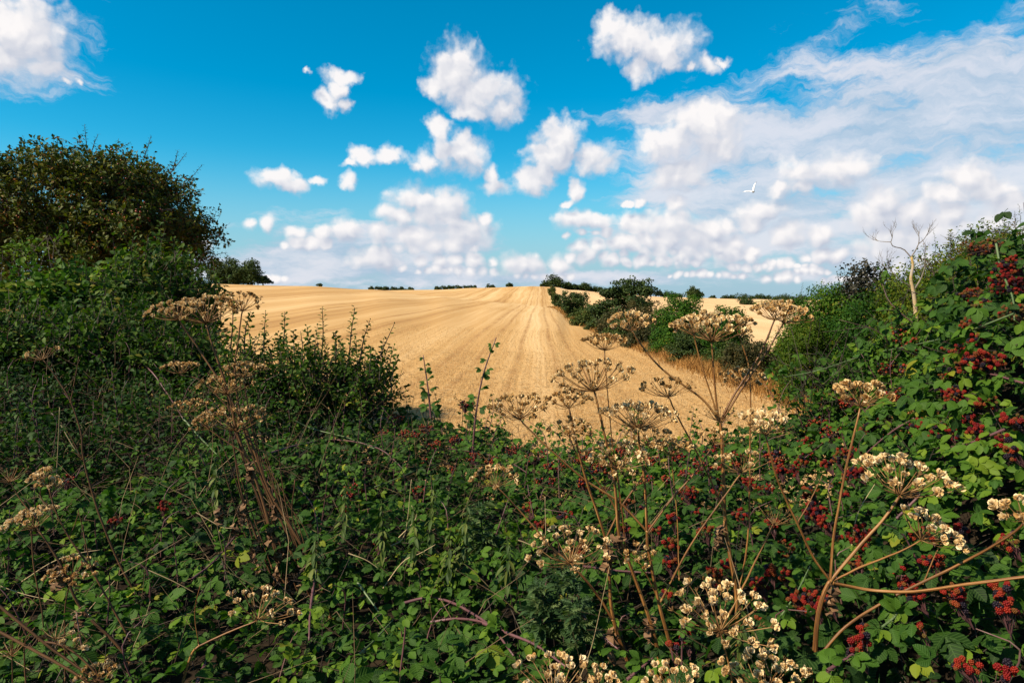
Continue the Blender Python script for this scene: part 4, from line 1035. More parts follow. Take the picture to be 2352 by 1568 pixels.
# dark soil-brown core sheet added inside the thicket so leaf gaps read as shade
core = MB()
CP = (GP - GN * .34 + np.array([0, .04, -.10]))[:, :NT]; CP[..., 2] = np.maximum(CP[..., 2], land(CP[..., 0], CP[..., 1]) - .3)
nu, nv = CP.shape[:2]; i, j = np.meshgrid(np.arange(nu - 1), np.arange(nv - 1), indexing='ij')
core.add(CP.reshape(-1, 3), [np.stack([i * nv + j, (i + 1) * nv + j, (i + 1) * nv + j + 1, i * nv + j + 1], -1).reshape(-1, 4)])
M['core_dark'] = plain_mat('dark soil brown thicket core', [(0, (.006, .005, .003)), (.5, (.022, .015, .009)), (1, (.06, .04, .02))], 0.95, 0.1, 25)
tag(core.build('dark_core', M['core_dark']), kind='structure')

def surf(u, v):
    """point of the thicket surface seen at (u, v)"""
    i = np.clip((u - UG[0]) / 20.0, 0, len(UG) - 1.001); a = int(i); q = i - a
    col = GPL[a] * (1 - q) + GPL[a + 1] * q; col = col[:NT]; nn = GN[a][:NT]
    d = col - CAM; dep = d @ FW; vv = CV - F * (d @ UP) / dep
    k = int(np.argmin(np.abs(vv - v))); return col[k], nn[k]

BUSH = [  # plate u, v, kind, label
 (60, 1420, 'b', 'bramble bush in the bottom left corner below the fallen dark brown stems'),
 (330, 1440, 'b', 'large leaved bramble bush at the bottom left, right of the leaning brown stems'),
 (640, 1500, 'b', 'bramble bush at the bottom edge under the withered brown stem bundle'),
 (960, 1460, 'b', 'bramble bush at the bottom centre with arching purple red canes'),
 (170, 1190, 'b', 'shady bramble bush in the left middle among thin straw stalks'),
 (400, 1130, 'b', 'brighter green bramble bush left of the withered brown stem bundle'),
 (560, 1260, 'd', 'sparse bramble bush grown through by the withered brown stem bundle'),
 (800, 1080, 'b', 'bramble bush below the upright blackthorn shoots with a long pinkish cane'),
 (1010, 985, 'b', 'low bramble bush with rusty berries at the foot of the two lone shoots'),
 (850, 1260, 'b', 'dim bramble bush behind the nettles, with one red berry cluster on yellow leaves'),
 (1150, 1340, 'b', 'bramble bush with lime green lit leaves beside the feathery thistles'),
 (1280, 1110, 'b', 'bramble bush full of small dark red berries under the left umbels'),
 (1540, 1110, 'b', 'bramble bush full of red berries behind the crossing hogweed stems'),
 (1780, 1080, 'b', 'bramble bush with red berries at the right end of the field gap'),
 (1480, 1330, 'b', 'bramble bush behind the lower parts of the thick striped stems'),
 (1750, 1290, 'b', 'bramble bush with red and black berries between the two thick hogweed plants'),
 (1560, 1540, 'b', 'bramble bush at the bottom edge under the pale low umbels'),
 (2030, 1060, 'b', 'bramble bush with scattered red berries behind the pale right umbel'),
 (2050, 1380, 'b', 'bramble bush with big lit leaves below the long sideways hogweed branch'),
 (2150, 880, 'b', 'bramble bush with the biggest orange red berry mass below the copper bush'),
 (2310, 700, 'b', 'tallest bramble bush, at the upper right edge, with black and red berries'),
 (2290, 1120, 'b', 'bramble bush at the right edge with yellowish lit leaves'),
 (2260, 1500, 'b', 'large leaved bramble bush in the bottom right corner'),
 (90, 930, 't', 'small leaved blackthorn bush in deep shade at the left edge of the thicket'),
 (330, 960, 't', 'small leaved dark blackthorn bush around the shady hollow on the left'),
]
r = np.random.default_rng(500)
seedP = np.array([surf(b[0], b[1])[0] for b in BUSH])
# sample the surface by its true area
c00 = GPL[:-1, :-1]; c10 = GPL[1:, :-1]; c01 = GPL[:-1, 1:]; c11 = GPL[1:, 1:]
area = np.linalg.norm(np.cross(c10 - c00, c01 - c00), axis=-1).ravel()
def sample(n, r):
    k = r.choice(len(area), n, p=area / area.sum()); a, b = r.random(n)[:, None], r.random(n)[:, None]
    P = (c00.reshape(-1, 3)[k] * (1 - a) + c10.reshape(-1, 3)[k] * a) * (1 - b) + (c01.reshape(-1, 3)[k] * (1 - a) + c11.reshape(-1, 3)[k] * a) * b
    nn = GN[:-1, :-1].reshape(-1, 3)[k]; return P, nn
print('thicket area', area.sum())
roots = []
for (u, v, kd, lb), p in zip(BUSH, seedP):
    q = np.array([p[0], p[1], ground_z(p[0], p[1])])
    roots.append((empty('bramble_bush' if kd != 't' else 'blackthorn_bush', q, lb, 'bush', 'brambles of the roadside thicket' if kd != 't' else 'blackthorns of the roadside thicket'), q))
def owner(P, r, fuzz=.16):
    d = np.linalg.norm((P + r.normal(0, fuzz, P.shape))[:, None] - seedP[None], axis=-1) / np.array([1.0] * len(BUSH))[None]
    return d.argmin(1)
DENS = 960
n = int(area.sum() * DENS); P, nn = sample(n, r)
own = owner(P, r)
kind = np.array([b[2] for b in BUSH])[own]
pd_ = P - CAM; pz = pd_ @ FW; pu = CU + F * pd_[:, 0] / pz; pv = CV - F * (pd_ @ UP) / pz
keep = ~((kind == 'd') & (r.random(n) < .45))
keep &= ~(((pu > 2560) | (pu < -160)) & (r.random(n) < .45))
keep &= ~((np.sin(5.3 * P[:, 0] + 2.1 * P[:, 1]) * np.sin(4.1 * P[:, 1] - 3.3 * P[:, 0] + 1) < -.62) & (r.random(n) < .3))
for (hu, hv, ha, hb) in [(335, 1000, 70, 32), (430, 1020, 40, 26), (370, 1320, 70, 26), (700, 1365, 50, 40), (860, 1330, 50, 22), (560, 1500, 30, 25), (2240, 1440, 30, 30), (2330, 1010, 26, 30), (640, 1290, 60, 60), (2090, 1480, 30, 18), (760, 1000, 36, 16)]:
    keep &= ~((((pu - hu) / ha) ** 2 + ((pv - hv) / hb) ** 2 < 1) & (r.random(n) < .8))
P, nn, own, kind = P[keep], nn[keep], own[keep], kind[keep]; n = len(P)
dep = r.exponential(.11, n); big = r.random(n)
Q = P + nn * (.03 - dep)[:, None] + r.normal(0, .02, (n, 3))
Q[:, 2] -= .25 * dep
sun = sd
ln = nrm(nn * .55 + np.array([0, 0, .55]) + sun * .25 + r.normal(0, .42, (n, 3)))
al = nrm(r.normal(0, 1, (n, 3)) + nn * .35 + np.array([0, 0, -.35])); al = nrm(al - ln * (np.sum(al * ln, 1) * .8)[:, None])
clump = .48 + .30 * np.sin(3.1 * P[:, 0] + 1.7 * P[:, 1]) * np.sin(2.3 * P[:, 1] - 1.9 * P[:, 2] + 1)  # broad lighter and darker tints stand in for sun and shade
yl = r.random(n) < .028  # a few leaves get a yellow green tint as sunlit highlights
boff = r.uniform(-.10, .16, len(BUSH))[own]; tint = np.clip(boff + clump * .85 + r.normal(0, .19, n), 0, .92); tint[yl] = r.uniform(.9, 1, yl.sum())
dist = np.linalg.norm(Q - CAM, axis=1)
size = r.uniform(.023, .056, n) * np.where(r.random(n) < .25, .6, 1)
size *= 1 + .35 * np.clip((2.3 - dist) / 1.0, 0, 1); hi = dist < 3.2
for bi, (root, q0) in enumerate(roots):
    m = own == bi; kd = BUSH[bi][2]
    mb = MB()
    if kd == 't':
        idx = np.where(m)[0]; idx = np.repeat(idx, 4); k = len(idx)
        inst(mb, LEAF_OVAL, frames(nrm(al[idx] + r.normal(0, .8, (k, 3))), nrm(ln[idx] + r.normal(0, .4, (k, 3)))), Q[idx] + r.normal(0, .06, (k, 3)), r.uniform(.020, .042, k), np.clip(tint[idx] * .8 + r.normal(0, .1, k), 0, 1))
        mb.build('foliage', M['thorn'], root, off=q0)
    else:
        for sel, tp in ((m & hi, BR_HI), (m & ~hi, BR_MID)):
            idx = np.where(sel)[0]; pick = r.integers(0, len(tp), len(idx))
            for k in range(len(tp)):
                ii = idx[pick == k]
                inst(mb, tp[k], frames(al[ii], ln[ii]), Q[ii] - al[ii] * (size[ii] * .8)[:, None], size[ii], tint[ii])
        mb.build('foliage', M['bramble'], root, off=q0)
# thin brown twigs inside
n = 9000; P, nn = sample(n, r); own2 = owner(P, r); kd = np.array([b[2] for b in BUSH])[own2]
d0 = nrm(r.normal(0, 1, (n, 3)) + np.array([0, 0, .5])); P0 = P - nn * r.uniform(.02, .25, n)[:, None]
ln_ = r.uniform(.12, .5, n) * np.clip(np.linalg.norm(P - CAM, axis=1) / 4.0, .4, 1)
for bi, (root, q0) in enumerate(roots):
    m = own2 == bi; mb = MB(); sticks(mb, P0[m] - d0[m] * ln_[m][:, None] * .5, P0[m] + d0[m] * ln_[m][:, None] * .5, .0017, .0010, 3, r.random(m.sum()) * .7)
    tag(mb.build('twigs', M['twig'], root, off=q0), kind='stuff')
# young upright sprigs standing out of the leaf surface
n = 520; P, nn = sample(n, r); k_ = (P[:, 2] < 1.75) | (np.linalg.norm(P - CAM, axis=1) > 3.6); P, nn = P[k_], nn[k_]; own3 = owner(P, r)
for bi, (root, q0) in enumerate(roots):
    sm = MB(); lm = MB(); kd = BUSH[bi][2]
    for p, q in zip(P[own3 == bi], nn[own3 == bi]):
        h = r.uniform(.12, .34) * min(1.0, np.linalg.norm(p - CAM) / 3.6); d = nrm((q * .5 + np.array([r.normal(0, .35), r.normal(0, .25), 1.0]))[None])[0]
        C = spline([p - q * .06, p + d * h * .55, p + d * h + np.array([r.normal(0, .05), r.normal(0, .04), -.02])], 7)
        if kd == 't': shoot(sm, lm, C, int(h * 70), .036, LEAF_OVAL, r, .003, .55)
        else: shoot(sm, lm, C, int(h * 34) + 3, r.uniform(.022, .036), BR_MID[int(r.integers(4))], r, .003, .62, out=1.0)
    if lm.n:
        tag(lm.build('sprig_leaves', M['thorn' if kd == 't' else 'bramble'], root, off=q0), kind='stuff'); tag(sm.build('sprigs', M['cane'], root, off=q0), kind='stuff')
# canes lying over the leaves (plate points)
CANE = [
 ([(262, 823), (300, 822), (345, 850), (385, 905), (420, 960)], .009, 'c', .10), ([(420, 960), (460, 1005), (500, 1045)], .008, 'g', .08),
 ([(620, 1040), (690, 1020), (760, 1010), (820, 1015), (880, 1035), (930, 1080)], .007, 'c', .08), ([(675, 965), (720, 985), (800, 1005), (860, 1030)], .006, 'g', .10),
 ([(860, 1118), (920, 1095), (975, 1070)], .005, 'g', .09), ([(1030, 1030), (1100, 1040), (1160, 1055), (1210, 1085)], .006, 'c', .06),
 ([(925, 1385), (980, 1372), (1030, 1380), (1080, 1405), (1130, 1440), (1180, 1505)], .0075, 'c', .05), ([(990, 1428), (1050, 1420), (1110, 1428), (1160, 1450)], .007, 'c', .05),
 ([(725, 1310), (718, 1360), (712, 1410), (710, 1470)], .007, 'c', .08), ([(820, 1335), (845, 1370), (870, 1405)], .006, 'g', .08), ([(822, 1505), (860, 1470), (905, 1420)], .006, 'g', .07), ([(922, 1490), (955, 1450)], .007, 'c', .05),
 ([(440, 1330), (490, 1290), (540, 1230)], .006, 'c', .05), ([(420, 1640), (455, 1560), (480, 1500)], .008, 'c', .05),
 ([(1110, 1430), (1170, 1455), (1230, 1480), (1300, 1530)], .007, 'c', .06), ([(1335, 1410), (1385, 1460), (1420, 1490)], .006, 'c', .08), ([(1440, 1560), (1500, 1510)], .006, 'c', .05),
 ([(1340, 1300), (1420, 1310), (1500, 1315)], .006, 'c', .04), ([(2330, 720), (2210, 765), (2110, 790), (1990, 815), (1880, 850), (1800, 866)], .005, 'g', .16), ([(2288, 560), (2300, 620), (2325, 680), (2330, 735)], .006, 'g', .10),
 ([(2100, 960), (2050, 990), (1990, 1040), (1940, 1090)], .005, 'c', .08), ([(2000, 930), (1960, 970), (1900, 1010), (1850, 1050)], .006, 'c', .1), ([(2310, 985), (2220, 1020), (2150, 1030)], .006, 'c', .08), ([(2352, 880), (2280, 860), (2200, 845)], .005, 'c', .08),
 ([(2025, 1440), (2050, 1420), (2078, 1390)], .004, 'g', .10), ([(1790, 1420), (1830, 1360), (1860, 1300)], .004, 'g', .1), ([(1900, 1540), (1960, 1500)], .006, 'c', .04), ([(2060, 1190), (2120, 1130), (2170, 1085)], .006, 'c', .05), ([(2320, 1230), (2352, 1180)], .006, 'c', .05),
]
leafed = {}
for P, rad, kd, lift in CANE:
    W_ = []
    for (u, v) in P:
        p, nq = surf(u, v); d = np.linalg.norm(p - CAM); W_.append(at(u, v, p[1]) if False else CAM + (ray(u, v) / np.linalg.norm(ray(u, v))) * (d - lift))
    W_ = spline(W_, 18); mid = W_[9]; bi = int(np.linalg.norm(seedP - mid, axis=1).argmin()); root, q0 = roots[bi]
    mb = MB(); tube(mb, W_, np.linspace(rad, rad * .5, 18) * .75, 6, .45)
    k = 10; th = r.integers(1, 17, 22); sticks(mb, W_[th], W_[th] + rdir(22, r) * rad * 1.8, .0014, .0003, 3, .7)
    mb.build('cane', M['cane' if kd == 'c' else 'greencane'], root, off=q0)
    idx = r.integers(1, 18, 9); lm = leafed.setdefault(bi, MB())
    aa = nrm(r.normal(0, 1, (9, 3)) + np.array([0, -.2, .1])); inst(lm, BR_HI[int(r.integers(4))], frames(aa, np.tile([-.2, -.5, 1.0], (9, 1)) + r.normal(0, .3, (9, 3))), W_[idx], r.uniform(.022, .042, 9), r.uniform(.45, .9, 9))
for bi, lm in leafed.items(): tag(lm.build('cane_leaves', M['bramble'], roots[bi][0], off=roots[bi][1]), kind='stuff')
# patches of leaves whose lime and yellow colour stands in for sunlight
for (u, v, s, n, dp) in [(1030, 1310, 45, 16, .06), (1000, 1340, 25, 8, .06), (870, 1115, 35, 12, .08), (2310, 1030, 45, 14, .05), (2300, 910, 35, 10, .05), (2270, 1095, 45, 14, .05), (700, 1530, 60, 12, .05), (830, 1100, 30, 8, .08), (560, 1420, 45, 9, .06), (1480, 1200, 30, 7, .06), (2180, 1120, 30, 8, .05), (430, 1040, 50, 14, .05), (2270, 830, 40, 10, .05)]:
    mb = MB(); T_ = []
    for k in range(n):
        a, b = u + r.normal(0, s * .6), v + r.normal(0, s * .45); p, nq = surf(a, b); T_.append(p + nrm((CAM - p)[None])[0] * dp)
    T_ = np.array(T_); bi = int(np.linalg.norm(seedP - T_.mean(0), axis=1).argmin())
    al_ = nrm(r.normal(0, 1, (n, 3)) + np.array([0, -.3, -.2])); inst(mb, BR_HI[int(r.integers(4))], frames(al_, np.tile([-.4, -.5, .8], (n, 1)) + r.normal(0, .3, (n, 3))), T_, r.uniform(.022, .042, n), r.uniform(.0, .55, n))
    tag(mb.build('lit_lime_leaves', M['yellow_lit_leaf'], roots[bi][0], off=roots[bi][1]), 'sprig of leaves in sunlit yellow green')

# berries: clusters at their places on the bushes (plate u, v, half width, half height, ripeness)
BER = [
 (2215, 812, 45, 24, .62), (2265, 830, 38, 22, .58), (2235, 835, 40, 20, .65), (2070, 770, 26, 22, .62), (2100, 790, 16, 14, .55), (2182, 880, 28, 26, .6), (2190, 905, 20, 18, .6), (2130, 985, 38, 22, .6), (2170, 995, 30, 18, .55), (2062, 908, 24, 16, .55), (2040, 845, 22, 16, .6), (2090, 850, 18, 14, .5),
 (2320, 612, 22, 20, .5), (2300, 645, 24, 26, .45), (2335, 655, 16, 18, .35), (2230, 678, 26, 16, .82), (2255, 700, 18, 14, .8), (2228, 742, 20, 14, .72), (2325, 720, 26, 22, .9), (2240, 570, 34, 14, .88), (2280, 560, 24, 10, .9), (2215, 765, 22, 12, .7), (2265, 925, 24, 14, .68), (2225, 960, 14, 10, .5), (2330, 965, 26, 18, .6), (2245, 990, 18, 16, .35), (2300, 1010, 16, 14, .4), (2325, 1040, 18, 14, .5), (2245, 780, 18, 14, .6),
 (1955, 1040, 34, 14, .55), (1965, 1085, 20, 14, .3), (1880, 975, 24, 16, .45), (1905, 1000, 20, 22, .5), (1945, 925, 20, 14, .45), (1850, 1015, 18, 14, .4), (1990, 985, 20, 12, .6), (2020, 950, 18, 12, .6), (1840, 1060, 16, 12, .6), (1780, 1045, 22, 12, .6), (1870, 1175, 26, 22, .4), (1895, 1195, 16, 16, .45), (1975, 1230, 24, 24, .55), (1860, 1130, 24, 14, .55), (1800, 1260, 22, 22, .75), (1765, 1310, 16, 14, .5), (1805, 1320, 16, 16, .45), (1850, 1375, 34, 22, .6), (1870, 1395, 24, 12, .4), (1975, 1485, 24, 26, .5), (1985, 1450, 14, 14, .5), (2080, 1345, 28, 16, .4), (2100, 1365, 18, 14, .35), (2140, 1285, 26, 12, .5), (2195, 1370, 22, 22, .6), (2205, 1385, 16, 14, .5), (2300, 1365, 20, 30, .5), (2310, 1400, 16, 16, .45), (2310, 1245, 28, 14, .85), (2200, 1215, 20, 14, .3), (2215, 1530, 26, 14, .45), (2310, 1540, 20, 14, .5), (2105, 1210, 14, 10, .5),
 (1500, 1060, 30, 12, .6), (1230, 1045, 30, 18, .55), (1180, 1035, 20, 14, .55), (1275, 1070, 26, 12, .6), (1340, 1055, 22, 10, .6), (1420, 1030, 18, 10, .6), (1560, 1050, 20, 14, .5), (1610, 1070, 26, 18, .5), (1640, 1110, 22, 14, .45), (1690, 1040, 20, 12, .6), (1720, 1110, 20, 12, .55), (1580, 1130, 24, 16, .55), (1490, 1110, 20, 12, .6), (1430, 1130, 18, 12, .7), (1340, 1110, 18, 12, .6), (1220, 1165, 20, 12, .68), (1245, 1210, 26, 16, .72), (1300, 1185, 18, 10, .55), (1330, 1260, 22, 14, .7), (1470, 1175, 16, 12, .5), (1545, 1190, 16, 12, .6), (1620, 1215, 20, 14, .75), (1640, 1325, 22, 14, .7), (1670, 1295, 18, 12, .5), (1745, 1340, 20, 14, .55), (1755, 1425, 18, 12, .6), (1545, 1250, 20, 12, .72), (1700, 1180, 16, 12, .5), (1770, 1200, 16, 12, .55), (1650, 1030, 18, 10, .4), (1360, 1085, 16, 10, .5), (1400, 1080, 14, 10, .55),
 (910, 960, 20, 10, .6), (940, 1000, 24, 14, .62), (980, 985, 20, 12, .6), (1000, 1020, 16, 10, .7), (1045, 1010, 18, 10, .6), (885, 995, 16, 10, .75), (1090, 1050, 18, 12, .6), (815, 1122, 22, 12, .52), (800, 1140, 16, 10, .5), (690, 893, 18, 12, .75), (960, 1125, 16, 10, .72), (1130, 1060, 18, 12, .55), (795, 1170, 16, 8, .75), (300, 835, 14, 6, .6), (160, 1100, 18, 10, .55), (375, 1160, 14, 10, .65), (265, 1195, 14, 10, .55), (870, 1240, 14, 12, .5), (1070, 930, 22, 10, .1), (1150, 1020, 16, 10, .5), (1035, 1080, 14, 10, .6), (975, 1060, 14, 9, .6),
]
rb = np.random.default_rng(41)
for k in range(40):
    BER.append((rb.uniform(1150, 1960), 1035 + rb.exponential(55), rb.uniform(9, 19), rb.uniform(7, 12), rb.uniform(.45, .7)))
for k in range(14):
    BER.append((rb.uniform(1500, 2340), rb.uniform(1130, 1500), rb.uniform(12, 20), rb.uniform(9, 15), rb.uniform(.5, .8)))
for (u, v, a, b, ripe) in BER:
    p, nq = surf(u, v); dv = nrm((p - CAM)[None])[0]; d = np.linalg.norm(p - CAM); k = d / F
    c = CAM + ray(u, v) / np.linalg.norm(ray(u, v)) * (d - .10)
    br = .0060 * r.uniform(.9, 1.15)
    nb = int(np.clip(a * b * k * k / (br * br) * 1.3, 8, 64))
    q = rdir(nb, r) * (r.random(nb) ** .4)[:, None]
    B = c + np.outer(q[:, 0] * a * k, RT) + np.outer(q[:, 2] * b * k, UP) + np.outer(q[:, 1] * min(a, b) * k * .8, FW)
    bi = int(np.linalg.norm(seedP - c, axis=1).argmin()); root, q0 = roots[bi]
    mb = MB(); tt = np.clip(ripe + .10 + r.normal(0, .2, nb), .2, 1); blk = r.random(nb) < (.13 if ripe < .68 else .03); tt[blk] = r.uniform(0, .12, blk.sum())
    ax = nrm(q + np.array([0, 0, -.2])); R_ = frames(np.cross(ax, rdir(nb, r)), ax)
    tp = BERRY if d < 3.4 else ICO2
    inst(mb, tp, R_, B, br * np.where(tt < .12, 1.25, np.where(tt > .8, .75, 1)) * r.uniform(.85, 1.15, nb) * (1 if d < 3.4 else .95), tt)
    o = tag(mb.build('berry_cluster', M['berry'], root, off=q0))
    sb = MB(); base = c - nq * .06; sticks(sb, B, B * .5 + base * .5 + r.normal(0, .004, (nb, 3)), .0009, .0011, 3, .5); sticks(sb, B * .5 + base * .5, np.tile(base, (nb, 1)), .001, .0016, 3, .5)
    sb.build('stalks', M['cane'], o)
    o.children[0].location = (0, 0, 0)
    me = o.children[0].data; co = np.empty(len(me.vertices) * 3, np.float32); me.vertices.foreach_get('co', co); co = co.reshape(-1, 3) - q0.astype(np.float32); me.vertices.foreach_set('co', co.ravel())

# ------------------------------------------------------------------ dried hogweed
def umbel(apex, axis, R, nray, full, r, seedsz=.0085, rise=.62, pale=.62):
    ax = nrm(np.asarray(axis, float)[None])[0]; x = nrm(np.cross(ax, [.2, .9, .1])[None])[0]; y = np.cross(ax, x)
    rays = MB(); seeds = MB()
    a = np.arange(nray) * 2.39996 + r.uniform(0, 6.28); q = np.sqrt((np.arange(nray) + .6) / nray)
    E = apex + (np.cos(a) * q)[:, None] * x * R + (np.sin(a) * q)[:, None] * y * R + (rise * R * (1 - .42 * q ** 2) * r.uniform(.85, 1.1, nray))[:, None] * ax
    mid = apex + (E - apex) * .5 + ax * (R * -.06) * q[:, None] + r.normal(0, R * .02, (nray, 3))
    rr = np.clip(R * .011, .0006, .0011)
    sticks(rays, np.tile(apex, (nray, 1)), mid, rr * 1.15, rr, 4, r.uniform(.2, .8, nray)); sticks(rays, mid, E, rr, rr * .8, 4, r.uniform(.2, .8, nray))
    # small bracts at the apex
    k = 9; bd = nrm(rdir(k, r) - ax * .5); sticks(rays, np.tile(apex, (k, 1)), apex + bd * R * .14, rr * .8, rr * .2, 3, .4)
    for i in range(nray):
        od = nrm((E[i] - apex)[None])[0]; npd = int(r.integers(9, 15)); pl = R * .125 * r.uniform(.75, 1.15)
        dd = rdir(npd, r); dd = nrm(od * .7 + ax * .45 + dd * .62); T_ = E[i] + dd * pl * r.uniform(.7, 1.05, npd)[:, None]
        sticks(rays, np.tile(E[i], (npd, 1)), T_, rr * .5, rr * .35, 3, r.uniform(.2, .8, npd))
        if r.random() < full:
            kk = r.random(npd) < .9; m = kk.sum()
            for s in range(3):
                al = nrm(dd[kk] + r.normal(0, .3, (m, 3))); nn = rdir(m, r)
                inst(seeds, SEED, frames(al, nn), T_[kk] - al * seedsz * .2, seedsz * r.uniform(.75, 1.2, m), np.clip(pale + .05 + r.normal(0, .25, m), 0, 1))
    return rays, seeds
def hogweed(label, y0, stems, umbels, seed, dead=(), mat='stem', name='dried_hogweed', sd_=.0090):
    """stems: (points (u, v[, distance offset]), radius at start, at end in plate units); umbels: (u, v, R, rays, full, lean u, pale, distance offset)"""
    r = np.random.default_rng(seed); pt = lambda p: at(p[0], p[1], y0 + (p[2] if len(p) > 2 else 0)); k = y0 / F
    b = pt(stems[0][0][0]); b0 = np.array([b[0], b[1], b[2]])
    t = empty(name, b0, label, 'dried plant', 'dried hogweed plants in the foreground')
    for P, r0, r1 in stems:
        m = max(8, 5 * len(P)); pts = spline([pt(p) for p in P], m)
        pts[1:-1] += np.cumsum(r.normal(0, .0006, (m - 2, 3)), 0) * .4
        mb = MB(); tube(mb, pts, np.linspace(r0 * k * .72, r1 * k * .72, m), 8, r.uniform(.34, .56))
        # swollen joint with a torn sheath at the foot of the branch
        tube(mb, [pts[0] - (pts[1] - pts[0]) * .10, pts[0] + (pts[1] - pts[0]) * .05, pts[0] + (pts[1] - pts[0]) * .28], [r0 * k * .76, r0 * k * .98, r0 * k * .74], 8, .6)
        mb.build('stem', M[mat], t, off=b0)
    for U in umbels:
        u, v, R, nr, full, lean, pale = U[:7]; dy = U[7] if len(U) > 7 else 0
        ap = at(u, v, y0 + dy); R *= (y0 + dy) / F
        rays, seeds = umbel(ap, (lean, r.uniform(-.35, .05), 1.0), R, nr, full, r, sd_, pale=pale)
        o = rays.build('umbel', M['ray'], t, off=b0)
        if seeds.n: tag(seeds.build('seeds', M['seed'], o, off=b0), kind='stuff')
    for (u, v, h) in dead:
        c = pt((u, v)); mb = MB(); n = 10
        for q in range(3):
            pts = np.array([c + np.array([r.normal(0, .006), r.normal(0, .006), -h * k * s]) + np.array([math.sin(s * 9 + q * 2) * .008, math.cos(s * 8 + q) * .008, 0]) for s in np.linspace(0, 1, n)])
            wdt = (np.sin(np.linspace(.2, 3.0, n)) * .011 + .002)
            for i in range(n - 1):
                aa = i * 1.1 + q; bb = aa + 1.1
                A_ = pts[i] + np.array([math.cos(aa), math.sin(aa), 0]) * wdt[i]; B_ = pts[i] - np.array([math.cos(aa), math.sin(aa), 0]) * wdt[i]
                C_ = pts[i + 1] - np.array([math.cos(bb), math.sin(bb), 0]) * wdt[i + 1]; D_ = pts[i + 1] + np.array([math.cos(bb), math.sin(bb), 0]) * wdt[i + 1]
                mb.add([A_, B_, C_, D_], [np.array([[0, 1, 2, 3]])], r.uniform(.2, .9))
        mb.build('withered_leaf', M['deadleaf'], t, smooth=False, off=b0)
    return t
hogweed('tallest dried hogweed, its thick striped stem forking into five high umbels', 1.75,
 [([(1696, 1700), (1694, 1563), (1692, 1375), (1676, 1280), (1664, 1191), (1662, 1102), (1658, 1010), (1654, 969)], 8, 5),
  ([(1654, 969), (1610, 915), (1522, 850), (1470, 790), (1450, 759)], 4, 2.2), ([(1654, 969), (1648, 940), (1640, 870), (1634, 784)], 4, 2.4), ([(1650, 962), (1638, 920), (1610, 830), (1593, 766)], 3, 1.8),
  ([(1656, 965), (1690, 900), (1745, 815), (1779, 735)], 4, 2.6), ([(1658, 968), (1712, 880), (1760, 810), (1800, 742)], 3.6, 2.4),
  ([(1692, 1375), (1718, 1236), (1723, 1000), (1722, 860), (1708, 800), (1690, 748)], 3.2, 1.6), ([(1692, 1375), (1720, 1320), (1773, 1212), (1779, 1204)], 3.6, 2.4), ([(1660, 1165), (1632, 1102), (1590, 1020), (1550, 945), (1535, 912)], 3.4, 2.4), ([(1590, 1700), (1610, 1540), (1650, 1455), (1692, 1375)], 3.2, 3)],
 [(1450, 759, 50, 24, .75, -.1, .55), (1634, 784, 84, 34, .92, .0, .66, -.02), (1593, 766, 50, 22, .85, -.2, .5, .04), (1779, 735, 52, 26, .95, -.05, .55), (1800, 742, 60, 26, .85, .25, .5, .05), (1702, 748, 28, 12, .8, .2, .62), (1707, 887, 50, 24, .9, .0, .45, .08), (1779, 1204, 55, 22, .08, .1, .5), (1535, 912, 62, 26, .45, -.1, .42), (1654, 969, 48, 22, .06, 0, .5)], 601, dead=[(1655, 1205, 55), (1657, 1225, 40)])
hogweed('dried hogweed with three parallel thick striped stems, left of the tallest one', 1.68,
 [([(1475, 1700), (1456, 1566), (1408, 1423), (1398, 1320), (1390, 1239), (1346, 1102), (1322, 1010), (1307, 937)], 7.5, 3),
  ([(1540, 1700), (1515, 1518), (1488, 1411), (1440, 1280), (1420, 1218), (1411, 1102), (1385, 985), (1365, 898)], 7.5, 3.4),
  ([(1580, 1700), (1551, 1524), (1515, 1384), (1490, 1260), (1487, 1221), (1481, 1102), (1472, 1040), (1465, 985)], 7, 3.2),
  ([(1487, 1221), (1420, 1150), (1344, 1102), (1260, 1028), (1194, 962)], 4, 2.4), ([(1390, 1239), (1430, 1160), (1475, 1095), (1492, 1040)], 3.4, 2.2), ([(1425, 1215), (1405, 1150), (1330, 1050), (1307, 1000)], 2.8, 1.8),
  ([(1487, 1221), (1540, 1150), (1600, 1080), (1640, 1020)], 3.4, 2), ([(1518, 1379), (1589, 1248), (1650, 1160), (1700, 1090)], 3.6, 2.2), ([(1515, 1384), (1490, 1330), (1463, 1286)], 2.6, 1.8), ([(1440, 1290), (1425, 1150), (1408, 1030), (1398, 920), (1389, 805)], 2.4, 1.5), ([(1420, 1218), (1424, 1150), (1416, 1075)], 3, 2), ([(1560, 1330), (1556, 1200), (1541, 1046)], 2.2, 1.6),
  ([(1408, 1423), (1375, 1370), (1335, 1320), (1310, 1292)], 5, 3.6), ([(1318, 1300), (1263, 1251), (1200, 1180), (1141, 1118)], 3, 2)],
 [(1307, 937, 46, 20, .8, -.1, .5), (1365, 898, 92, 34, .9, -.15, .62), (1465, 985, 84, 34, .95, .05, .68), (1194, 962, 70, 30, .9, -.1, .5), (1492, 1025, 56, 24, .75, .1, .55), (1307, 1000, 46, 22, .8, .0, .52), (1640, 1020, 42, 16, .15, .2, .5), (1704, 1084, 62, 20, .35, -.2, .68), (1463, 1286, 48, 18, .5, .0, .6), (1389, 805, 50, 24, .95, .0, .42), (1416, 1075, 72, 28, .95, .0, .66), (1541, 1046, 46, 22, .9, .0, .52), (1310, 1292, 92, 30, .85, -.15, .68), (1139, 1117, 54, 24, .85, -.05, .52), (1252, 1165, 4, 4, .0, 0, .5)], 602, dead=[(1408, 1440, 90), (1398, 1250, 70), (1493, 1415, 60), (1420, 1225, 40)])
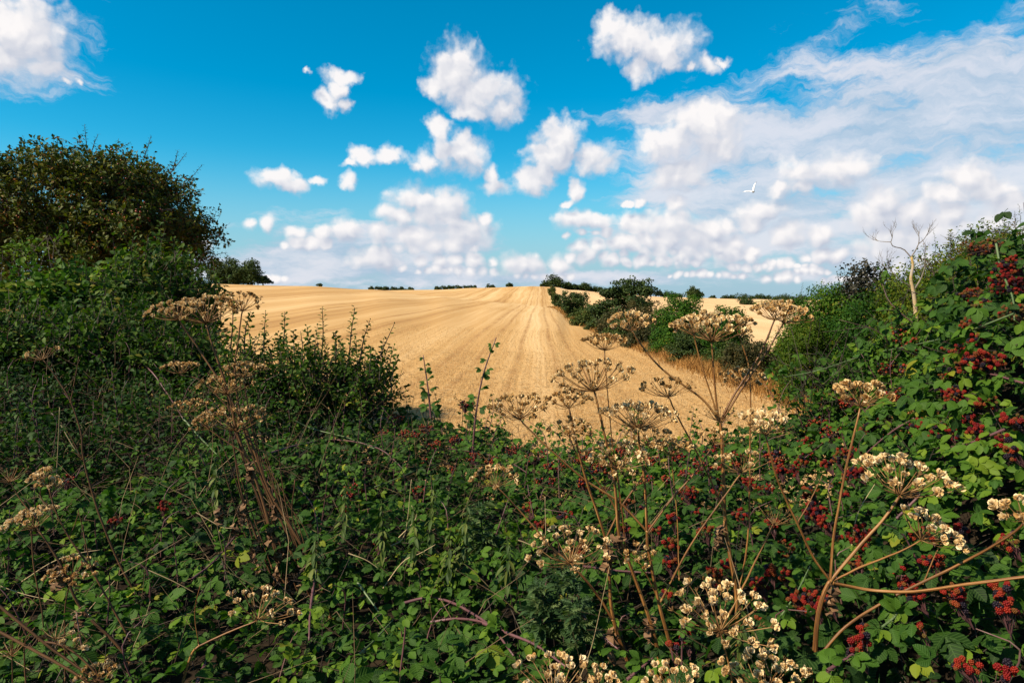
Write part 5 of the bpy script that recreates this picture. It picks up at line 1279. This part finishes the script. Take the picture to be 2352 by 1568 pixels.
hogweed('dried hogweed at the right whose thick bent stem fans into long bare branches', 1.5,
 [([(1852, 1700), (1862, 1568), (1873, 1500), (1878, 1430), (1892, 1370), (1907, 1333)], 10, 6.5),
  ([(1907, 1333), (1870, 1280), (1831, 1200), (1785, 1100), (1758, 997)], 4.5, 2.6), ([(1907, 1333), (1916, 1230), (1940, 1090), (1976, 935)], 4.8, 3), ([(1907, 1333), (1960, 1270), (2030, 1190), (2066, 1138)], 6, 4), ([(1910, 1335), (1980, 1300), (2060, 1268), (2114, 1241)], 4, 2.4),
  ([(1912, 1338), (2000, 1355), (2100, 1358, -.06), (2220, 1343, -.14), (2380, 1322, -.22)], 5.5, 4.5), ([(1880, 1508), (1940, 1440), (2040, 1375), (2195, 1298, -.06), (2300, 1240, -.12), (2352, 1200, -.15)], 5, 3.6), ([(1831, 1200), (1860, 1150), (1888, 1092)], 2.2, 1.5), ([(2120, 1340), (2150, 1270), (2170, 1230)], 2, 1.4)],
 [(1758, 997, 62, 26, .55, .1, .7), (1976, 933, 70, 26, .7, -.05, .45), (2066, 1136, 108, 26, .9, .12, .74), (2116, 1240, 82, 18, .8, .6, .7), (2350, 1196, 62, 20, .9, -.2, .68, -.15)], 603, dead=[(1915, 1345, 75), (1882, 1520, 60)], sd_=.0115)
hogweed('low dried hogweed with a broad pale umbel spread before the tallest stem at the bottom', 1.42,
 [([(1690, 1720), (1680, 1560), (1654, 1450)], 3.5, 2.4), ([(1770, 1720), (1765, 1640), (1756, 1585)], 3, 2.2), ([(1570, 1720), (1560, 1640), (1548, 1590)], 3, 2.2)],
 [(1654, 1450, 118, 30, .8, .05, .72), (1758, 1590, 100, 28, .85, .0, .7), (1548, 1592, 70, 24, .95, .0, .7)], 604, sd_=.0106)
hogweed('low dried hogweed poking up from the bottom edge left of the three parallel stems', 1.42,
 [([(1300, 1720), (1290, 1660), (1276, 1600)], 3.4, 2.4), ([(1380, 1720), (1375, 1640), (1370, 1580)], 2.2, 1.6)],
 [(1276, 1602, 105, 28, .85, .0, .72), (1370, 1578, 50, 14, .8, .1, .6)], 605, sd_=.0106)
rs = np.random.default_rng(66); EXTRA = []
for k in range(16):
    a = rs.uniform(585, 735); b = rs.uniform(1270, 1400); h = rs.uniform(180, 420); EXTRA.append(([(a, b), (a - h * .17 + rs.normal(0, 10), b - h * .5), (a - h * .34 + rs.normal(0, 22), b - h)], rs.uniform(1.4, 2.8), 1.0))
hogweed('dried hogweed on the left with a bundle of brown stems under three high umbels', 2.55,
 [([(760, 1420), (724, 1310), (671, 1215), (618, 1126), (570, 1000), (520, 900), (455, 800), (409, 733)], 6, 2.4),
  ([(690, 1420), (644, 1310), (615, 1190), (588, 1102), (548, 1000), (525, 900), (492, 800), (474, 742)], 6, 2.6), ([(730, 1400), (680, 1270), (610, 1120), (560, 985), (540, 860), (548, 780), (557, 712)], 4.5, 2), ([(660, 1330), (600, 1160), (560, 1060), (540, 990)], 4, 2.2), ([(620, 1126), (560, 985), (470, 880), (412, 858)], 2.6, 1.6), ([(600, 1080), (575, 960), (560, 866)], 2.6, 1.8), ([(590, 1060), (500, 1000), (432, 948)], 2.2, 1.6), ([(630, 1340), (560, 1150), (535, 1010), (522, 905)], 3.4, 2), ([(560, 985), (590, 940), (600, 900)], 1.5, 1), ([(707, 1334), (704, 1280), (671, 1188), (677, 1102)], 2.6, 1.6), ([(671, 1188), (640, 1185), (590, 1200)], 1.5, 1)] + EXTRA,
 [(409, 735, 62, 30, .95, -.15, .55), (474, 742, 80, 34, .95, .0, .6), (557, 714, 52, 28, .7, .1, .32), (412, 858, 38, 20, .9, -.1, .5), (560, 866, 46, 24, .9, .0, .45), (522, 905, 62, 26, .85, -.05, .45), (432, 948, 40, 20, .85, -.1, .38), (542, 990, 78, 34, .95, .05, .5), (480, 985, 40, 20, .8, -.3, .45)], 606, dead=[(560, 1150, 60), (590, 1230, 80), (640, 1260, 80), (545, 1200, 60), (620, 1200, 60), (505, 1160, 50), (600, 1290, 90), (660, 1330, 90), (690, 1290, 70), (575, 1060, 50), (630, 1140, 60), (610, 1340, 80)], mat='deadstem', sd_=.009)
hogweed('thin dried hogweed leaning left with a grey umbel, at the left above the straw stalks', 2.3,
 [([(330, 1420), (307, 1356), (275, 1296), (226, 1176), (192, 1054), (186, 996), (162, 924), (130, 870), (99, 826)], 4.2, 1.8), ([(162, 924), (172, 870), (181, 819)], 2, 1.2), ([(186, 1050), (160, 1000), (140, 970)], 1.6, 1)],
 [(98, 826, 38, 24, .2, -.2, .6), (188, 1054, 18, 8, .0, 0, .5)], 607, mat='deadstem', sd_=.009)
hogweed('dried hogweed with a pale ragged umbel at the far left edge, stems leaning right', 1.75,
 [([(300, 1520), (260, 1471), (185, 1396), (140, 1301), (85, 1213)], 6, 3.2), ([(72, 1220), (78, 1300), (92, 1380), (100, 1440)], 2.4, 2), ([(150, 1560), (150, 1401), (164, 1328)], 2.6, 2), ([(300, 1470), (265, 1406), (207, 1301), (160, 1233), (130, 1176), (112, 1120)], 4, 2), ([(160, 1233), (172, 1200), (180, 1170)], 1.8, 1.4), ([(130, 1176), (95, 1140), (100, 1100)], 1.8, 1.4), ([(90, 1200), (50, 1150), (22, 1106)], 2.6, 1.6), ([(210, 1305), (195, 1240), (180, 1176)], 1.8, 1.4)],
 [(80, 1212, 58, 24, .7, -.3, .7), (166, 1328, 52, 24, .85, .15, .5), (100, 1100, 26, 14, .95, -.4, .62), (114, 1118, 24, 12, .9, .1, .6), (22, 1106, 44, 18, .08, -.1, .5)], 608, mat='deadstem', dead=[(135, 1300, 60), (185, 1400, 40)])
hogweed('fallen bare dried hogweed in the bottom left corner with broken crossing stems', 1.55,
 [([(-40, 1360), (60, 1440), (150, 1510), (290, 1600)], 5, 4), ([(-20, 1440), (90, 1500), (190, 1560), (260, 1620)], 5, 4), ([(90, 1470), (160, 1490), (230, 1560), (250, 1640)], 3.5, 3), ([(60, 1600), (56, 1480), (80, 1440)], 2.6, 1.6), ([(30, 1620), (28, 1500), (30, 1462)], 2, 1.4), ([(200, 1560), (160, 1500), (125, 1466)], 2, 1.4), ([(200, 1470), (180, 1450), (172, 1490)], 1.6, 1.2), ([(40, 1400), (60, 1370), (90, 1390)], 1.6, 1.2), ([(88, 1388), (60, 1440), (30, 1500)], 1.8, 1.2), ([(220, 1580), (222, 1540), (180, 1480)], 1.6, 1.2)],
 [(26, 1505, 46, 16, .0, -.2, .5), (126, 1466, 42, 16, .03, .1, .5), (172, 1488, 40, 10, .35, .1, .8), (222, 1565, 44, 20, .8, .0, .5)], 609, mat='deadstem')
hogweed('sideways dried hogweed with loose seed tufts low at the left centre', 1.75,
 [([(405, 1640), (420, 1568), (440, 1505), (457, 1483)], 5, 3.6), ([(457, 1483), (520, 1452), (590, 1424)], 3.4, 2.2), ([(457, 1481), (447, 1406), (461, 1341)], 2, 1.2)],
 [(592, 1422, 82, 20, .75, .35, .6)], 610)
hogweed('blurred brown dried hogweed heads far back at the left edge', 6.0,
 [([(40, 900), (30, 800), (20, 745)], 3, 2), ([(60, 900), (70, 830), (40, 790)], 2.5, 2)],
 [(20, 740, 40, 24, .95, 0, .4), (45, 790, 45, 24, .95, .1, .4), (95, 745, 28, 16, .9, .1, .38)], 611, sd_=.012)

# ------------------------------------------------------------------ nettles, thistles, straw stalks
def nettle(u, v0, v1, lb, seed, lean=0):
    r = np.random.default_rng(seed); p, nq = surf(u, v0); y = p[1] - .08; P = spline([at(u, v0, y), at(u + lean * .4, (v0 + v1) / 2, y), at(u + lean, v1, y)], 12)
    t = empty('nettle', P[0], lb, 'nettle', 'nettles standing in the centre of the thicket')
    sm = MB(); lm = MB(); tube(sm, P, np.linspace(.0035, .0015, 12), 5, .5)
    n = 44; s = np.linspace(.05, 1, n); i = np.minimum((s * 11).astype(int), 10); a = (np.arange(n) // 2) * 1.57 + (np.arange(n) % 2) * PI + r.normal(0, .3, n)
    al = nrm(np.stack([np.cos(a), np.sin(a), -.25 - .35 * r.random(n)], -1)); inst(lm, LEAF_NARROW, frames(al, np.tile([0, 0, 1.0], (n, 1)) + r.normal(0, .25, (n, 3))), P[i], (.062 - .035 * s) * r.uniform(.7, 1.2, n), r.uniform(.2, .95, n))
    sm.build('stem', M['nettle'], t, off=P[0]); lm.build('foliage', M['nettle'], t, off=P[0])
for i, (u, a, b, ln_, lb) in enumerate([
    (990, 1260, 1110, 6, 'tallest pale topped nettle, left of the bare hogweed stalk'), (955, 1290, 1160, -6, 'nettle just left of the tallest pale topped nettle'), (1065, 1290, 1150, 10, 'nettle leaning right toward the feathery thistle'), (880, 1270, 1150, -4, 'nettle at the left end of the nettle stand'),
    (1030, 1330, 1215, 4, 'short nettle above the lime green bramble leaves'), (790, 1230, 1110, 4, 'nettle rising right of the yellow leaves with red berries'), (500, 1180, 1050, -8, 'dull nettle left of the withered stem bundle'), (1170, 1330, 1230, -5, 'nettle close left of the lower thistle'),
    (720, 1330, 1230, 6, 'nettle to the right of the withered stem bundle'), (1700, 1500, 1390, 5, 'nettle half hidden behind the low pale umbel')]): nettle(u, a, b, lb, 700 + i, ln_)
def lobed():
    parts = []
    for k, s in enumerate(np.linspace(.15, .95, 8)):
        for sg in (-1, 1):
            parts.append(place(LEAF_NARROW, euler(.3 * (k % 2), sg * .5, -sg * 1.0), (0, s, .04 * (k % 2)), .34 * (1 - .6 * abs(s - .4))))
    parts.append(place(LEAF_NARROW, np.eye(3), (0, 0, 0), 1.05)); return merge(parts)
LOBED = lobed()
def thistle(u, v, h, w, lb, seed):
    r = np.random.default_rng(seed); p, nq = surf(u, v + h * .5); y = p[1] - .12; k = y / F
    P = spline([at(u, v + h, y), at(u + r.normal(0, 4), v, y), at(u + r.normal(0, 8), v - h, y)], 10)
    t = empty('thistle', P[0], lb, 'thistle', 'feathery thistles in the thicket'); sm = MB(); lm = MB(); tube(sm, P, np.linspace(.004, .002, 10), 5, .5)
    n = 60; s = np.linspace(0, 1, n); i = np.minimum((s * 9).astype(int), 8); a = np.arange(n) * 2.4
    al = nrm(np.stack([np.cos(a), np.sin(a), .55 - .4 * r.random(n)], -1))
    inst(lm, LOBED, frames(al, np.tile([0, 0, 1.0], (n, 1)) + r.normal(0, .3, (n, 3))), P[i] + r.normal(0, .01, (n, 3)), w * k * r.uniform(.6, 1.15, n) * (1 - .4 * s), r.uniform(.2, .95, n))
    sm.build('stem', M['thistle'], t, off=P[0]); lm.build('foliage', M['thistle'], t, off=P[0])
thistle(1110, 1210, 60, 52, 'bushy grey green thistle in the centre, below the small left umbel', 720)
thistle(1290, 1360, 85, 62, 'large feathery thistle left of the three parallel thick stems', 721)
thistle(1240, 1395, 60, 55, 'thistle overlapping the left side of the large feathery thistle', 722)
thistle(1335, 1420, 50, 45, 'small thistle between the large feathery one and the thick stems', 723)
def stalk(P, lb, seed, off=.15, mat='straw', rad=1.3):
    r = np.random.default_rng(seed); W_ = []
    p, nq = surf(*P[len(P) // 2]); y = p[1] - off
    W_ = spline([at(a, b, y) for a, b in P], 14); mb = MB(); tube(mb, W_, np.linspace(rad, rad * .45, 14) * y / F, 5, r.uniform(.3, .9))
    mb.v[0] -= W_[0].astype(np.float32); o = mb.build('dry_stalk', M[mat]); o.location = W_[0]; tag(o, lb, 'stalk', 'dry grass stalks in the thicket')
for i, (P, lb) in enumerate([
    ([(120, 1220), (150, 1060), (185, 985), (215, 965)], 'long straw stalk bending right at the left edge, beside the leaning thin hogweed'),
    ([(125, 1170), (132, 1050), (137, 935)], 'upright straw stalk left of the leaning thin hogweed'),
    ([(140, 975), (165, 1020), (188, 1052)], 'short straw stalk meeting the leaning thin hogweed at its joint'),
    ([(340, 1308), (400, 1335), (450, 1362)], 'straight pale straw lying across the dark gap at lower left'),
    ([(0, 1345), (60, 1365), (130, 1380)], 'pale straw lying above the fallen hogweed in the corner'),
    ([(50, 1335), (120, 1290), (180, 1270), (230, 1262)], 'long curved grass stem crossing behind the left hogweed'),
    ([(450, 1176), (500, 1205), (520, 1212), (590, 1211)], 'thin straw running to the withered brown stem bundle'),
    ([(895, 1255), (930, 1225), (945, 1100)], 'thin bare stalk among the nettles'),
    ([(880, 1350), (925, 1290), (965, 1270), (1000, 1250)], 'slanting brown stalk below the nettles'),
    ([(800, 1270), (840, 1285), (870, 1305)], 'short brown stalk left of the slanting one below the nettles'),
    ([(1190, 1240), (1248, 1250), (1252, 1140)], 'bare upright stalk beside the small left umbel stem'),
    ([(1330, 1560), (1360, 1480), (1400, 1300)], 'straw stalk behind the leftmost thick striped stem'),
    ([(1955, 1260), (1970, 1180), (2010, 1110)], 'straw stalk between the fanned branches of the right hogweed'),
    ([(1705, 1380), (1690, 1300), (1692, 1250)], 'short pale stalk right of the tallest hogweed stem'),
    ([(300, 1500), (330, 1430), (345, 1380)], 'bare pale stalk right of the fallen hogweed'),
    ([(910, 1240), (955, 1190), (945, 1160)], 'short orange grass blade tuft among the nettles')]): stalk(P, lb, 740 + i)

# fine dry grass blades tangled through the left of the thicket
r = np.random.default_rng(808); n = 1500; P, nn = sample(n * 4, r)
k_ = (P[:, 0] < .6) & (r.random(len(P)) < .5); P = P[k_][:n]; n = len(P); d0 = nrm(r.normal(0, 1, (n, 3)) * np.array([1, .6, .5]) + np.array([0, -.1, .75])); l = r.uniform(.15, .5, n)
mb = MB(); A = P + np.array([0, 0, -.06]); B = A + d0 * l[:, None] * .5; C = B + nrm(d0 + np.array([0, 0, -.35]) + r.normal(0, .2, (n, 3))) * l[:, None] * .5
w = r.uniform(.0009, .0019, n); tt = r.uniform(.0, .8, n); sticks(mb, A, B, w, w * .8, 3, tt); sticks(mb, B, C, w * .8, w * .3, 3, tt)
tag(mb.build('dry_grass', M['deadgrass']), 'fine brown dead grass blades tangled through the left half of the thicket', 'grass', kind='stuff')
